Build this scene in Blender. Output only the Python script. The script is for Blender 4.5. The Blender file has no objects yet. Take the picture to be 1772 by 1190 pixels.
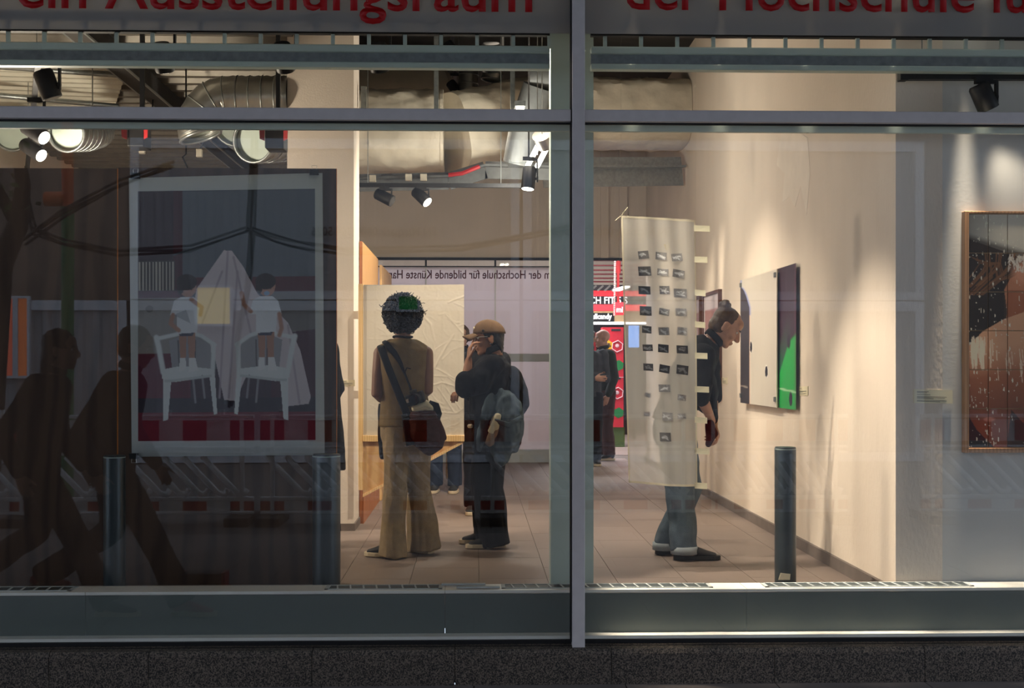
import bpy, bmesh, math, random
import numpy as np
from mathutils import Vector, Matrix, noise as mnoise
random.seed(7)
rng = np.random.default_rng(7)
C = bpy.context.scene.collection
scene = bpy.context.scene
V = Vector
# ------------------------------------------------------------------ camera
F = 2200.0; H = 1.25; TH = math.atan(66 / F); ST, CT = math.sin(TH), math.cos(TH)
GLASS = 6.38; STREET = -0.33
cam_d = bpy.data.cameras.new('camera'); cam = bpy.data.objects.new('camera', cam_d); C.objects.link(cam)
cam.location = (0, 0, H); cam.rotation_euler = (math.pi / 2, 0, -TH)
cam_d.sensor_width = 36; cam_d.lens = F / 1772 * 36; cam_d.shift_y = 37 / 1772
cam_d.clip_start = 0.5; cam_d.clip_end = 200
scene.camera = cam
# ------------------------------------------------------------------ view, world, exposure
scene.view_settings.view_transform = 'Standard'; scene.view_settings.look = 'None'
scene.view_settings.gamma = 1; scene.view_settings.use_curve_mapping = False
scene.view_settings.exposure = 0.0
try:
    scene.cycles.max_bounces = 8; scene.cycles.diffuse_bounces = 3; scene.cycles.glossy_bounces = 4
    scene.cycles.transparent_max_bounces = 24; scene.cycles.transmission_bounces = 4
    scene.cycles.sample_clamp_indirect = 3.0
    scene.cycles.use_denoising = True
except Exception: pass
SKY = 2.5
w = bpy.data.worlds.new('dusk'); scene.world = w; w.use_nodes = True
bg = w.node_tree.nodes['Background']; bg.inputs[0].default_value = (0.60, 0.70, 0.86, 1); bg.inputs[1].default_value = SKY
# lamps of the gallery: (power W) of the track spots and the added lights further down
P_WALL = 370; P_ROOM = 290; P_ART = 20; P_WASH = 420; P_BENCH = 900; P_BAY = 190
WARM = (1.0, 0.85, 0.67)

# ------------------------------------------------------------------ projection helpers (pixel of the photograph -> point in the place)
def dirv(px):
    a = (px - 886) / F
    return ST + a * CT, CT - a * ST
def P(px, py, Y):
    dx, dy = dirv(px); t = Y / dy
    return V((t * dx, Y, H - t * (py - 632) / F))
def G(px, py, z=0.0):
    dx, dy = dirv(px); t = (H - z) * F / (py - 632)
    return V((t * dx, t * dy, z))
def PX(px, py, X):
    dx, dy = dirv(px); t = X / dx
    return V((X, t * dy, H - t * (py - 632) / F))
def RF(px, py, Yv):                                  # a thing across the street that the window mirrors at depth Yv
    p = P(px, py, Yv); return V((p.x, 2 * GLASS - p.y, p.z))

# ------------------------------------------------------------------ materials
def lin(c):
    c = np.asarray(c, float) / 255.0
    return np.where(c <= 0.04045, c / 12.92, ((c + 0.055) / 1.055) ** 2.4)
def L4(c): return tuple(float(x) for x in lin(c)) + (1.0,)
def newmat(name):
    m = bpy.data.materials.new(name); m.use_nodes = True
    return m, m.node_tree.nodes, m.node_tree.links, m.node_tree.nodes['Principled BSDF']
def mat(name, col, rough=0.6, metal=0.0, var=0.12, vs=9.0, bump=0.0, bs=60.0, spec=0.4, stretch=None, sheen=0.0):
    m, n, l, b = newmat(name)
    b.inputs['Roughness'].default_value = rough; b.inputs['Metallic'].default_value = metal
    b.inputs['Specular IOR Level'].default_value = spec
    if sheen: b.inputs['Sheen Weight'].default_value = sheen
    c = L4(col)
    tc = n.new('ShaderNodeTexCoord'); mp = n.new('ShaderNodeMapping'); l.new(tc.outputs['Object'], mp.inputs[0])
    if stretch: mp.inputs['Scale'].default_value = stretch
    nz = n.new('ShaderNodeTexNoise'); nz.inputs['Scale'].default_value = vs; nz.inputs['Detail'].default_value = 5
    l.new(mp.outputs[0], nz.inputs['Vector'])
    rp = n.new('ShaderNodeValToRGB'); l.new(nz.outputs['Fac'], rp.inputs[0])
    rp.color_ramp.elements[0].position = .3; rp.color_ramp.elements[1].position = .7
    rp.color_ramp.elements[0].color = tuple(x * (1 - var) for x in c[:3]) + (1,)
    rp.color_ramp.elements[1].color = tuple(min(1, x * (1 + var)) for x in c[:3]) + (1,)
    l.new(rp.outputs[0], b.inputs['Base Color'])
    if bump:
        n2 = n.new('ShaderNodeTexNoise'); n2.inputs['Scale'].default_value = bs; n2.inputs['Detail'].default_value = 4
        l.new(mp.outputs[0], n2.inputs['Vector'])
        bp = n.new('ShaderNodeBump'); bp.inputs['Strength'].default_value = bump; bp.inputs['Distance'].default_value = 0.01
        l.new(n2.outputs['Fac'], bp.inputs['Height']); l.new(bp.outputs[0], b.inputs['Normal'])
    return m
def wood(name, c1, c2, scale=(1, 1, 1), rough=0.5, rings=7.0, dist=5.0):
    m, n, l, b = newmat(name); b.inputs['Roughness'].default_value = rough
    tc = n.new('ShaderNodeTexCoord'); mp = n.new('ShaderNodeMapping'); l.new(tc.outputs['Object'], mp.inputs[0])
    mp.inputs['Scale'].default_value = scale
    wv = n.new('ShaderNodeTexWave'); wv.inputs['Scale'].default_value = rings; wv.inputs['Distortion'].default_value = dist
    wv.inputs['Detail'].default_value = 3; wv.inputs['Detail Scale'].default_value = 1.2
    l.new(mp.outputs[0], wv.inputs['Vector'])
    nz = n.new('ShaderNodeTexNoise'); nz.inputs['Scale'].default_value = 30; nz.inputs['Detail'].default_value = 6
    l.new(mp.outputs[0], nz.inputs['Vector'])
    mx = n.new('ShaderNodeMath'); mx.operation = 'MULTIPLY_ADD'; mx.inputs[1].default_value = .5
    l.new(nz.outputs['Fac'], mx.inputs[0]); l.new(wv.outputs['Fac'], mx.inputs[2])
    rp = n.new('ShaderNodeValToRGB'); l.new(mx.outputs[0], rp.inputs[0])
    rp.color_ramp.elements[0].color = L4(c1); rp.color_ramp.elements[1].color = L4(c2)
    rp.color_ramp.elements[1].position = 1.2 if False else 1.0
    l.new(rp.outputs[0], b.inputs['Base Color'])
    return m
def emit(name, col, s):
    m, n, l, b = newmat(name)
    b.inputs['Base Color'].default_value = L4(col); b.inputs['Emission Color'].default_value = L4(col)
    b.inputs['Emission Strength'].default_value = s; return m
def print_mat(name, rough=0.5, spec=0.4, bump=0):
    m, n, l, b = newmat(name); b.inputs['Roughness'].default_value = rough; b.inputs['Specular IOR Level'].default_value = spec
    a = n.new('ShaderNodeAttribute'); a.attribute_name = 'ink'; l.new(a.outputs['Color'], b.inputs['Base Color'])
    return m
def glass_mat(name, tint=(0.985, 0.995, 0.99), base=0.047):
    m, n, l, b = newmat(name); n.remove(b); out = n['Material Output']
    tr = n.new('ShaderNodeBsdfTransparent'); tr.inputs[0].default_value = tint + (1,)
    gl = n.new('ShaderNodeBsdfGlossy'); gl.inputs['Roughness'].default_value = 0.0
    lw = n.new('ShaderNodeLayerWeight'); lw.inputs[0].default_value = 0.5
    pw = n.new('ShaderNodeMath'); pw.operation = 'POWER'; pw.inputs[1].default_value = 5; l.new(lw.outputs['Facing'], pw.inputs[0])
    ma = n.new('ShaderNodeMath'); ma.operation = 'MULTIPLY_ADD'; ma.inputs[1].default_value = 1 - base; ma.inputs[2].default_value = base
    l.new(pw.outputs[0], ma.inputs[0])
    mx = n.new('ShaderNodeMixShader'); l.new(ma.outputs[0], mx.inputs[0]); l.new(tr.outputs[0], mx.inputs[1]); l.new(gl.outputs[0], mx.inputs[2])
    l.new(mx.outputs[0], out.inputs[0]); return m
def cloth_mat(name, col, see, transl=0.5, attr=False):
    m, n, l, b = newmat(name); n.remove(b); out = n['Material Output']
    tr = n.new('ShaderNodeBsdfTransparent'); df = n.new('ShaderNodeBsdfDiffuse'); tl = n.new('ShaderNodeBsdfTranslucent')
    for s in (df, tl): s.inputs[0].default_value = L4(col)
    m1 = n.new('ShaderNodeMixShader'); m1.inputs[0].default_value = transl
    l.new(df.outputs[0], m1.inputs[1]); l.new(tl.outputs[0], m1.inputs[2])
    m2 = n.new('ShaderNodeMixShader'); m2.inputs[0].default_value = see
    l.new(m1.outputs[0], m2.inputs[1]); l.new(tr.outputs[0], m2.inputs[2]); l.new(m2.outputs[0], out.inputs[0])
    tc = n.new('ShaderNodeTexCoord'); nz = n.new('ShaderNodeTexNoise'); nz.inputs['Scale'].default_value = 400
    l.new(tc.outputs['Object'], nz.inputs['Vector'])
    return m

# ------------------------------------------------------------------ mesh helpers
ORG = {}
def frame(d, hint=None):
    d = d.normalized()
    h = hint if hint is not None else V((0, 0, 1))
    if abs(d.dot(h.normalized())) > .97: h = V((1, 0, 0)) if abs(d.x) < .9 else V((0, 1, 0))
    a = h.cross(d).normalized(); b = d.cross(a).normalized()
    return a, b
class MB:
    def __init__(s): s.v = []; s.f = []
    def add(s, vs, fs):
        o = len(s.v); s.v += [tuple(x) for x in vs]; s.f += [tuple(i + o for i in f) for f in fs]; return s
    def box(s, lo, hi):
        x0, y0, z0 = lo; x1, y1, z1 = hi
        x0, x1 = min(x0, x1), max(x0, x1); y0, y1 = min(y0, y1), max(y0, y1); z0, z1 = min(z0, z1), max(z0, z1)
        return s.add([(x0, y0, z0), (x1, y0, z0), (x1, y1, z0), (x0, y1, z0), (x0, y0, z1), (x1, y0, z1), (x1, y1, z1), (x0, y1, z1)],
                     [(0, 3, 2, 1), (4, 5, 6, 7), (0, 1, 5, 4), (1, 2, 6, 5), (2, 3, 7, 6), (3, 0, 4, 7)])
    def prism(s, pts, off):
        pts = [V(p) for p in pts]; n = len(pts); off = V(off)
        nn = V((0, 0, 0))
        for i in range(n): nn += pts[i].cross(pts[(i + 1) % n])
        if nn.dot(off) < 0: pts.reverse()
        fs = [tuple(reversed(range(n))), tuple(range(n, 2 * n))] + [(i, (i + 1) % n, n + (i + 1) % n, n + i) for i in range(n)]
        return s.add(pts + [p + off for p in pts], fs)
    def bar(s, p0, p1, w, h, hint=None):
        p0, p1 = V(p0), V(p1); a, b = frame(p1 - p0, hint)
        c = [p0 + a * (sx * w / 2) + b * (sy * h / 2) for sx, sy in ((-1, -1), (1, -1), (1, 1), (-1, 1))]
        return s.prism(c, p1 - p0)
    def loft(s, pts, rad, n=12, hint=None, caps=True, closed=False):
        pts = [V(p) for p in pts]; k = len(pts)
        rad = [(r, r) if not hasattr(r, '__len__') else r for r in (rad if hasattr(rad, '__len__') else [rad] * k)]
        rings = []
        pa = None
        for i in range(k):
            if closed: d = pts[(i + 1) % k] - pts[i - 1]
            else: d = pts[min(i + 1, k - 1)] - pts[max(i - 1, 0)]
            if d.length < 1e-9: d = V((0, 0, 1))
            if hint is None and pa is not None:
                dn = d.normalized(); a = (pa - dn * pa.dot(dn))
                a = a.normalized() if a.length > 1e-6 else frame(d)[0]
                b = dn.cross(a).normalized()
            elif hint is not None:
                dn = d.normalized(); a = (hint - dn * hint.dot(dn)).normalized(); b = dn.cross(a)
            else: a, b = frame(d)
            pa = a
            rings.append([pts[i] + a * (rad[i][0] * math.cos(t)) + b * (rad[i][1] * math.sin(t)) for t in [2 * math.pi * j / n for j in range(n)]])
        vs = [p for r in rings for p in r]; fs = []
        kk = k if closed else k - 1
        for i in range(kk):
            i2 = (i + 1) % k
            for j in range(n): fs.append((i * n + j, i * n + (j + 1) % n, i2 * n + (j + 1) % n, i2 * n + j))
        if caps and not closed:
            fs.append(tuple(reversed(range(n)))); fs.append(tuple(range((k - 1) * n, k * n)))
        return s.add(vs, fs)
    def cap(s, pts, rad, n=14, hint=None):          # loft with rounded ends
        pts = [V(p) for p in pts]
        rad = [(r, r) if not hasattr(r, '__len__') else tuple(r) for r in (rad if hasattr(rad, '__len__') else [rad] * len(pts))]
        d0 = (pts[0] - pts[1]).normalized(); d1 = (pts[-1] - pts[-2]).normalized()
        r0 = min(rad[0]); r1 = min(rad[-1])
        A = [pts[0] + d0 * (r0 * h) for h in (.98, .8, .45)]; RA = [(rad[0][0] * g, rad[0][1] * g) for g in (.2, .6, .89)]
        B = [pts[-1] + d1 * (r1 * h) for h in (.45, .8, .98)]; RB = [(rad[-1][0] * g, rad[-1][1] * g) for g in (.89, .6, .2)]
        return s.loft(A + pts + B, RA + list(rad) + RB, n, hint)
    def cyl(s, p0, p1, r, r2=None, n=16, caps=True): return s.loft([p0, p1], [r, r if r2 is None else r2], n, None, caps)
    def ell(s, c, r, n=12, m=8, rot=None):
        c = V(c); r = (r, r, r) if not hasattr(r, '__len__') else r
        vs = []; R = rot or Matrix.Identity(3)
        for i in range(m + 1):
            ph = math.pi * i / m
            if i in (0, m): vs.append(c + R @ V((0, 0, r[2] * math.cos(ph)))); continue
            for j in range(n):
                t = 2 * math.pi * j / n
                vs.append(c + R @ V((r[0] * math.sin(ph) * math.cos(t), r[1] * math.sin(ph) * math.sin(t), r[2] * math.cos(ph))))
        fs = [(0, 1 + j, 1 + (j + 1) % n) for j in range(n)]
        for i in range(m - 2):
            for j in range(n): fs.append((1 + i * n + j, 1 + (i + 1) * n + j, 1 + (i + 1) * n + (j + 1) % n, 1 + i * n + (j + 1) % n))
        last = 1 + (m - 1) * n; o = 1 + (m - 2) * n
        fs += [(last, o + (j + 1) % n, o + j) for j in range(n)]
        return s.add(vs, fs)
    def grid(s, c00, c10, c11, c01, nu, nv, fn=None):
        c00, c10, c11, c01 = map(V, (c00, c10, c11, c01)); vs = []
        nrm = (c10 - c00).cross(c01 - c00).normalized()
        for j in range(nv + 1):
            for i in range(nu + 1):
                u, v = i / nu, j / nv
                p = c00 * (1 - u) * (1 - v) + c10 * u * (1 - v) + c11 * u * v + c01 * (1 - u) * v
                if fn: p = p + nrm * fn(u, v)
                vs.append(p)
        fs = [(j * (nu + 1) + i, j * (nu + 1) + i + 1, (j + 1) * (nu + 1) + i + 1, (j + 1) * (nu + 1) + i) for j in range(nv) for i in range(nu)]
        return s.add(vs, fs)
    def build(s, name, m, parent=None, smooth=False, bevel=0.0, solid=0.0):
        o0 = ORG.get(parent, V((0, 0, 0))) if parent else V((0, 0, 0))
        me = bpy.data.meshes.new(name); me.from_pydata([tuple(V(v) - o0) for v in s.v], [], s.f); me.validate(); me.update()
        return link(name, me, m, parent, smooth, bevel, solid)
def link(name, me, m, parent=None, smooth=False, bevel=0.0, solid=0.0):
    o = bpy.data.objects.new(name, me); C.objects.link(o)
    if m: me.materials.clear(); me.materials.append(m)
    if parent: o.parent = parent; ORG[o] = ORG[parent]
    else: ORG[o] = V((0, 0, 0))
    if smooth:
        me.polygons.foreach_set('use_smooth', [True] * len(me.polygons))
        if smooth == 'auto':
            try: me.set_sharp_from_angle(angle=math.radians(40))
            except Exception: pass
    if bevel:
        b = o.modifiers.new('bevel', 'BEVEL'); b.width = bevel; b.segments = 2; b.limit_method = 'ANGLE'
    if solid:
        b = o.modifiers.new('solid', 'SOLIDIFY'); b.thickness = solid; b.offset = 0
    return o
def tag(o, label=None, cat=None, group=None, kind=None):
    if label: o['label'] = label
    if cat: o['category'] = cat
    if group: o['group'] = group
    if kind: o['kind'] = kind
    return o
def thing(name, loc, label=None, cat=None, group=None, kind=None, parent=None):
    o = bpy.data.objects.new(name, None); C.objects.link(o); o.empty_display_size = .1
    o.location = V(loc); ORG[o] = V(loc)
    return tag(o, label, cat, group, kind)
def struct(o): o['kind'] = 'structure'; return o

def fuse(mb, name, m, parent, voxel=0.007, smooth=4, disp=None, factor=0.5):
    me = bpy.data.meshes.new('tmp'); o0 = ORG[parent] if parent else V((0, 0, 0))
    me.from_pydata([tuple(V(v) - o0) for v in mb.v], [], mb.f); me.validate()
    b = bmesh.new(); b.from_mesh(me); bmesh.ops.recalc_face_normals(b, faces=b.faces); b.to_mesh(me); b.free()
    o = bpy.data.objects.new('tmp', me); C.objects.link(o)
    r = o.modifiers.new('r', 'REMESH'); r.mode = 'VOXEL'; r.voxel_size = voxel
    if smooth:
        q = o.modifiers.new('s', 'SMOOTH'); q.iterations = smooth; q.factor = factor
    dg = bpy.context.evaluated_depsgraph_get(); dg.update()
    me2 = bpy.data.meshes.new_from_object(o.evaluated_get(dg)); me2.name = name
    bpy.data.objects.remove(o); bpy.data.meshes.remove(me)
    if disp:
        amp, fs = disp
        nv = len(me2.vertices); co = np.empty(nv * 3); me2.vertices.foreach_get('co', co); co = co.reshape(-1, 3)
        no = np.empty(nv * 3); me2.vertices.foreach_get('normal', no); no = no.reshape(-1, 3)
        d = np.array([mnoise.noise(V((c[0] * fs[0], c[1] * fs[1], c[2] * fs[2]))) + .5 * mnoise.noise(V((c[0] * fs[0] * 2.3 + 7, c[1] * fs[1] * 2.3, c[2] * fs[2] * 2.3))) for c in co])
        co = co + no * (amp * d)[:, None]; me2.vertices.foreach_set('co', co.ravel()); me2.update()
    return link(name, me2, m, parent, smooth=True)

# ------------------------------------------------------------------ flat prints: a fine grid of ink colours
class Canvas:
    def __init__(s, x0, y0, x1, y1, w, h, col=(200, 200, 200)):
        s.x0, s.y0, s.x1, s.y1, s.w, s.h = x0, y0, x1, y1, w, h
        s.a = np.tile(lin(col), (h, w, 1)).astype(float)
        s.X, s.Y = np.meshgrid(np.linspace(x0, x1, w), np.linspace(y0, y1, h))
    def mix(s, m, col, al=1.0):
        m = np.clip(m * al, 0, 1)[..., None] if m.dtype != bool else (m * al)[..., None]
        s.a = s.a * (1 - m) + lin(col) * m
    def mpoly(s, p):
        ins = np.zeros_like(s.X, bool); n = len(p)
        for i in range(n):
            xa, ya = p[i]; xb, yb = p[(i + 1) % n]
            if ya == yb: continue
            c = ((ya > s.Y) != (yb > s.Y)) & (s.X < (xb - xa) * (s.Y - ya) / (yb - ya) + xa); ins ^= c
        return ins
    def poly(s, p, col, al=1.0): s.mix(s.mpoly(p), col, al); return s
    def rect(s, xa, ya, xb, yb, col, al=1.0): s.mix((s.X >= xa) & (s.X <= xb) & (s.Y >= ya) & (s.Y <= yb), col, al); return s
    def ell(s, cx, cy, rx, ry, col, al=1.0, soft=0.0):
        d = np.sqrt(((s.X - cx) / rx) ** 2 + ((s.Y - cy) / ry) ** 2)
        s.mix(np.clip((1 - d) / max(soft, 1e-3), 0, 1) if soft else d <= 1, col, al); return s
    def mline(s, p, wd):
        m = np.zeros_like(s.X)
        for (xa, ya), (xb, yb) in zip(p[:-1], p[1:]):
            L2 = (xb - xa) ** 2 + (yb - ya) ** 2 + 1e-9
            t = np.clip(((s.X - xa) * (xb - xa) + (s.Y - ya) * (yb - ya)) / L2, 0, 1)
            d = np.hypot(s.X - xa - t * (xb - xa), s.Y - ya - t * (yb - ya)); m = np.maximum(m, np.clip((wd - d) / (wd * .5), 0, 1))
        return m
    def line(s, p, wd, col, al=1.0): s.mix(s.mline(p, wd), col, al); return s
    def grain(s, k): s.a *= 1 + k * (rng.random(s.a.shape[:2])[..., None] - .5); return s
    def obj(s, name, m, parent, c_tl, c_tr, c_br, c_bl):
        w, h = s.w, s.h; c = [V(p) - ORG[parent] for p in (c_tl, c_tr, c_br, c_bl)]
        c = [np.array(p) for p in c]
        u = np.linspace(0, 1, w)[None, :, None]; v = np.linspace(0, 1, h)[:, None, None]
        co = (c[0] * (1 - u) * (1 - v) + c[1] * u * (1 - v) + c[2] * u * v + c[3] * (1 - u) * v).reshape(-1, 3)
        i = np.arange(w - 1)[None, :] + w * np.arange(h - 1)[:, None]
        f = np.stack([i, i + w, i + w + 1, i + 1], -1).reshape(-1, 4)
        me = bpy.data.meshes.new(name); me.from_pydata(co, [], f.tolist()); me.update()
        at = me.color_attributes.new('ink', 'FLOAT_COLOR', 'POINT')
        at.data.foreach_set('color', np.concatenate([np.clip(s.a, 0, 1).reshape(-1, 3), np.ones((w * h, 1))], 1).ravel().astype(np.float32))
        return link(name, me, m, parent)

def text(s, m, parent, origin, xdir, zdir, width=None, height=None, size=1.0, bold=0.0, depth=0.002, name='lettering'):
    cu = bpy.data.curves.new('t', 'FONT'); cu.body = s; cu.size = 1.0; cu.offset = bold; cu.extrude = 0.0; cu.resolution_u = 3
    o = bpy.data.objects.new('t', cu); C.objects.link(o)
    dg = bpy.context.evaluated_depsgraph_get(); dg.update()
    me = bpy.data.meshes.new_from_object(o.evaluated_get(dg)); bpy.data.objects.remove(o); bpy.data.curves.remove(cu)
    n = len(me.vertices); co = np.empty(n * 3); me.vertices.foreach_get('co', co); co = co.reshape(-1, 3)
    x0, x1 = co[:, 0].min(), co[:, 0].max()
    sx = (width / (x1 - x0)) if width else size
    sy = height if height else (size if not width else sx)          # height is the em size
    X = np.array(xdir); Z = np.array(zdir); O = np.array(V(origin) - ORG[parent])
    pts = O + (co[:, :1] - x0) * sx * X + co[:, 1:2] * sy * Z
    me.vertices.foreach_set('co', pts.ravel()); me.update()
    ob = link(name, me, m, parent)
    if depth: ob.modifiers.new('solid', 'SOLIDIFY').thickness = depth
    return ob
# ================================================================== materials
M = {}
M['alu'] = mat('aluminium', (206, 201, 200), .5, .1, .04, 20)
M['gasket'] = mat('gasket', (14, 14, 16), .7)
M['column'] = mat('grey paint', (184, 198, 188), .5, 0, .03)
M['wall'] = mat('wall paint', (226, 214, 200), .9, 0, .035, 2.5, .15, 90)
M['wallw'] = mat('worn wall paint', (228, 214, 198), .9, 0, .06, 1.6, .25, 50, stretch=(1, 1, .45))
M['wallg'] = mat('front wall paint', (205, 204, 200), .9, 0, .04, 2.0, .035, 60)
M['skirt'] = mat('skirting', (112, 102, 96), .6)
M['floor'] = mat('floor tile', (126, 112, 105), .5, 0, .10, 2.0, .05, 120, stretch=(1, .4, 1))
M['grout'] = mat('floor joint', (92, 82, 76), .8)
M['ceil'] = mat('dark ceiling', (52, 50, 48), .9, 0, .2, 3)
M['deck'] = mat('ceiling deck', (120, 116, 108), .45, .5, .1)
M['white_sheet'] = mat('white sheet', (206, 204, 190), .35, .1, .05)
M['galv'] = mat('galvanised steel', (150, 155, 155), .38, .8, .15, 30)
M['spiral'] = mat('spiral duct', (165, 165, 160), .3, .85, .1, 12)
M['dull'] = mat('dull zinc', (104, 106, 106), .5, .4, .12, 20)
M['plaster'] = mat('plaster skim', (233, 221, 206), .9, 0, .05, 6, .2, 40)
M['insul'] = mat('insulation wrap', (206, 196, 178), .7, 0, .10, 5, 1.0, 9)
M['black'] = mat('black metal', (16, 16, 18), .5, .2)
M['blackm'] = mat('black plastic', (12, 12, 13), .6)
M['beige_box'] = mat('junction box', (190, 184, 168), .6)
M['red'] = mat('red paint', (150, 24, 28), .5)
M['ply'] = wood('plywood', (186, 136, 82), (216, 174, 120), (1.2, 6, .9), .45, 3.5, 4)
M['ply_red'] = wood('okoume board', (140, 84, 52), (176, 112, 74), (3, 3, .6), .5, 4, 6)
M['pine'] = wood('pale timber', (214, 172, 112), (236, 200, 146), (6, 6, .7), .45, 3, 3)
M['board'] = wood('raw board', (56, 40, 32), (80, 60, 48), (1.1, 1, .22), .75, 2.2, 12)
M['edge'] = mat('orange seam light and butts', (210, 130, 60), .7)  # orange for the line of light between boards, also cigarette butts
M['paper'] = mat('paper', (178, 184, 184), .8, 0, .02)
M['label'] = mat('label card', (238, 228, 196), .8, 0, .03)
M['ink'] = mat('label ink', (90, 88, 84), .8)
M['frame_oak'] = wood('oak frame', (150, 108, 74), (186, 140, 100), (4, 4, .6), .45, 4, 3)
M['frame_brown'] = mat('brown frame', (84, 50, 34), .4)
M['granite'] = None
M['print'] = print_mat('print', .6, .3)
M['gloss_print'] = print_mat('glossy print', .3, .3)
M['tile_print'] = print_mat('tile glaze', .28, .5)
M['glass'] = glass_mat('window glass')
M['clear'] = glass_mat('clear sheet')
M['lens_on'] = emit('lit lens', (255, 246, 226), 14)
M['lens_off'] = mat('unlit lens', (60, 60, 60), .15)
M['tube'] = emit('fluorescent tube', (255, 250, 235), 16)
M['bollard'] = mat('bollard paint', (58, 66, 70), .32, .25, .06)
M['tape'] = mat('masking tape', (240, 232, 200), .8, 0, .03)
M['bench'] = mat('shaded front lacquer', (98, 106, 103), .45, 0, .02)  # darkened to stand in for shade on the white fronts
M['bench_lit'] = mat('lit top lacquer', (232, 230, 222), .4, 0, .02)  # lighter copy where lamp light falls on the top
M['slot'] = mat('convector slot', (58, 66, 68), .6)
M['letter_red'] = mat('red vinyl', (172, 0, 6), .6, 0, .02)
M['letter_dark'] = mat('dark red vinyl', (84, 16, 24), .6)
def granite():
    m, n, l, b = newmat('granite'); b.inputs['Roughness'].default_value = .5
    tc = n.new('ShaderNodeTexCoord'); v = n.new('ShaderNodeTexVoronoi'); v.inputs['Scale'].default_value = 190
    nz = n.new('ShaderNodeTexNoise'); nz.inputs['Scale'].default_value = 110; nz.inputs['Detail'].default_value = 6
    l.new(tc.outputs['Object'], v.inputs['Vector']); l.new(tc.outputs['Object'], nz.inputs['Vector'])
    mx = n.new('ShaderNodeMixRGB'); mx.inputs[0].default_value = .5; l.new(v.outputs['Color'], mx.inputs[1]); l.new(nz.outputs['Color'], mx.inputs[2])
    bw = n.new('ShaderNodeRGBToBW'); l.new(mx.outputs[0], bw.inputs[0])
    rp = n.new('ShaderNodeValToRGB'); l.new(bw.outputs[0], rp.inputs[0]); e = rp.color_ramp.elements
    e[0].position = .38; e[0].color = L4((24, 23, 23)); e[1].position = .66; e[1].color = L4((118, 106, 94))
    l.new(rp.outputs[0], b.inputs['Base Color']); return m
M['granite'] = granite()
def film():
    m, n, l, b = newmat('frosted film'); n.remove(b)
    d = n.new('ShaderNodeBsdfDiffuse'); t = n.new('ShaderNodeBsdfTranslucent')
    d.inputs[0].default_value = L4((186, 184, 186)); t.inputs[0].default_value = L4((190, 186, 178))
    x = n.new('ShaderNodeMixShader'); x.inputs[0].default_value = .45
    l.new(d.outputs[0], x.inputs[1]); l.new(t.outputs[0], x.inputs[2]); l.new(x.outputs[0], n['Material Output'].inputs[0]); return m
M['film'] = film()
def mall_film():
    m, n, l, b = newmat('white mall film'); n.remove(b)
    d = n.new('ShaderNodeBsdfDiffuse'); t = n.new('ShaderNodeBsdfTranslucent')
    d.inputs[0].default_value = L4((208, 202, 200)); t.inputs[0].default_value = L4((216, 208, 211))
    x = n.new('ShaderNodeMixShader'); x.inputs[0].default_value = .5
    l.new(d.outputs[0], x.inputs[1]); l.new(t.outputs[0], x.inputs[2]); l.new(x.outputs[0], n['Material Output'].inputs[0]); return m
M['mall_film'] = mall_film()
for k, c, r in [('skin1', (128, 92, 74), .55), ('skin2', (156, 110, 84), .5), ('skin3', (182, 140, 118), .5), ('skin4', (170, 130, 112), .55)]:
    M[k] = mat(k, c, r, 0, .06, 14)
for k, c in [('olive', (120, 102, 72)), ('khaki', (148, 130, 102)), ('jeans', (88, 102, 114)), ('denim', (78, 92, 102)), ('black_cloth', (20, 20, 23)),
             ('navy_cloth', (24, 26, 32)), ('brown_leather', (62, 30, 22)), ('cap_brown', (100, 78, 58)), ('maroon', (58, 26, 28)), ('dark_green_cloth', (52, 56, 50)),
             ('brown_trousers', (70, 44, 40)), ('grey_cloth', (62, 66, 74)), ('dark_jeans', (36, 46, 66)), ('cream', (212, 202, 172)), ('strap', (26, 26, 30)), ('lining', (130, 112, 98))]:
    M[k] = mat(k.replace('_', ' '), c, .85, 0, .14, 18, .35, 220, .15)
M['camo'] = mat('patterned cloth', (150, 136, 112), .85, 0, .45, 30)
M['hair_black'] = mat('black hair', (20, 16, 14), .5, 0, .3, 60)
M['hair_brown'] = mat('brown hair', (74, 54, 38), .5, 0, .35, 60)
M['hair_dark'] = mat('dark hair', (34, 26, 22), .5, 0, .3, 60)
M['shoe_sole'] = mat('rubber sole', (204, 190, 162), .7)
M['shoe_black'] = mat('black shoe', (26, 25, 26), .7)
M['shoe_red'] = mat('red shoe', (170, 22, 26), .6)
M['eye_white'] = mat('eye white', (232, 226, 220), .2)
M['iris'] = mat('iris', (44, 28, 20), .2)
M['spectacle'] = mat('clear spectacle frame', (196, 190, 176), .2)
M['metal_light'] = mat('bright metal', (190, 186, 180), .3, .9)

# ================================================================== the room
ZC = 4.55; BACK = 16.4; WX = 2.23; FWY = 6.66
def box_s(name, lo, hi, m): o = struct(MB().box(lo, hi).build(name, m)); return o
floor = box_s('floor', (-5, FWY - .02, -.12), (8, 27, -.006), M['grout'])
tile_me = None; TW, TD = .40, .80
tiles = []
for i in range(-7, 6):
    for j in range(0, 13):
        x0 = i * TW + .03; y0 = FWY + j * TD - (.4 if i % 2 else 0)
        if x0 > WX - .05 or y0 + TD > BACK + 1.2: continue
        tiles.append((x0, y0))
mb = MB().box((.0015, .0015, -.008), (TW - .0015, TD - .0015, 0.0)); 
tile_me = bpy.data.meshes.new('floor_tile'); tile_me.from_pydata(mb.v, [], mb.f); tile_me.materials.append(M['floor'])
hb = MB().box((.0015, .0025, -.008), (TW - .0015, TD / 2 - .0025, 0.0)); half_me = bpy.data.meshes.new('floor_tile_half'); half_me.from_pydata(hb.v, [], hb.f); half_me.materials.append(M['floor'])
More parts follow.
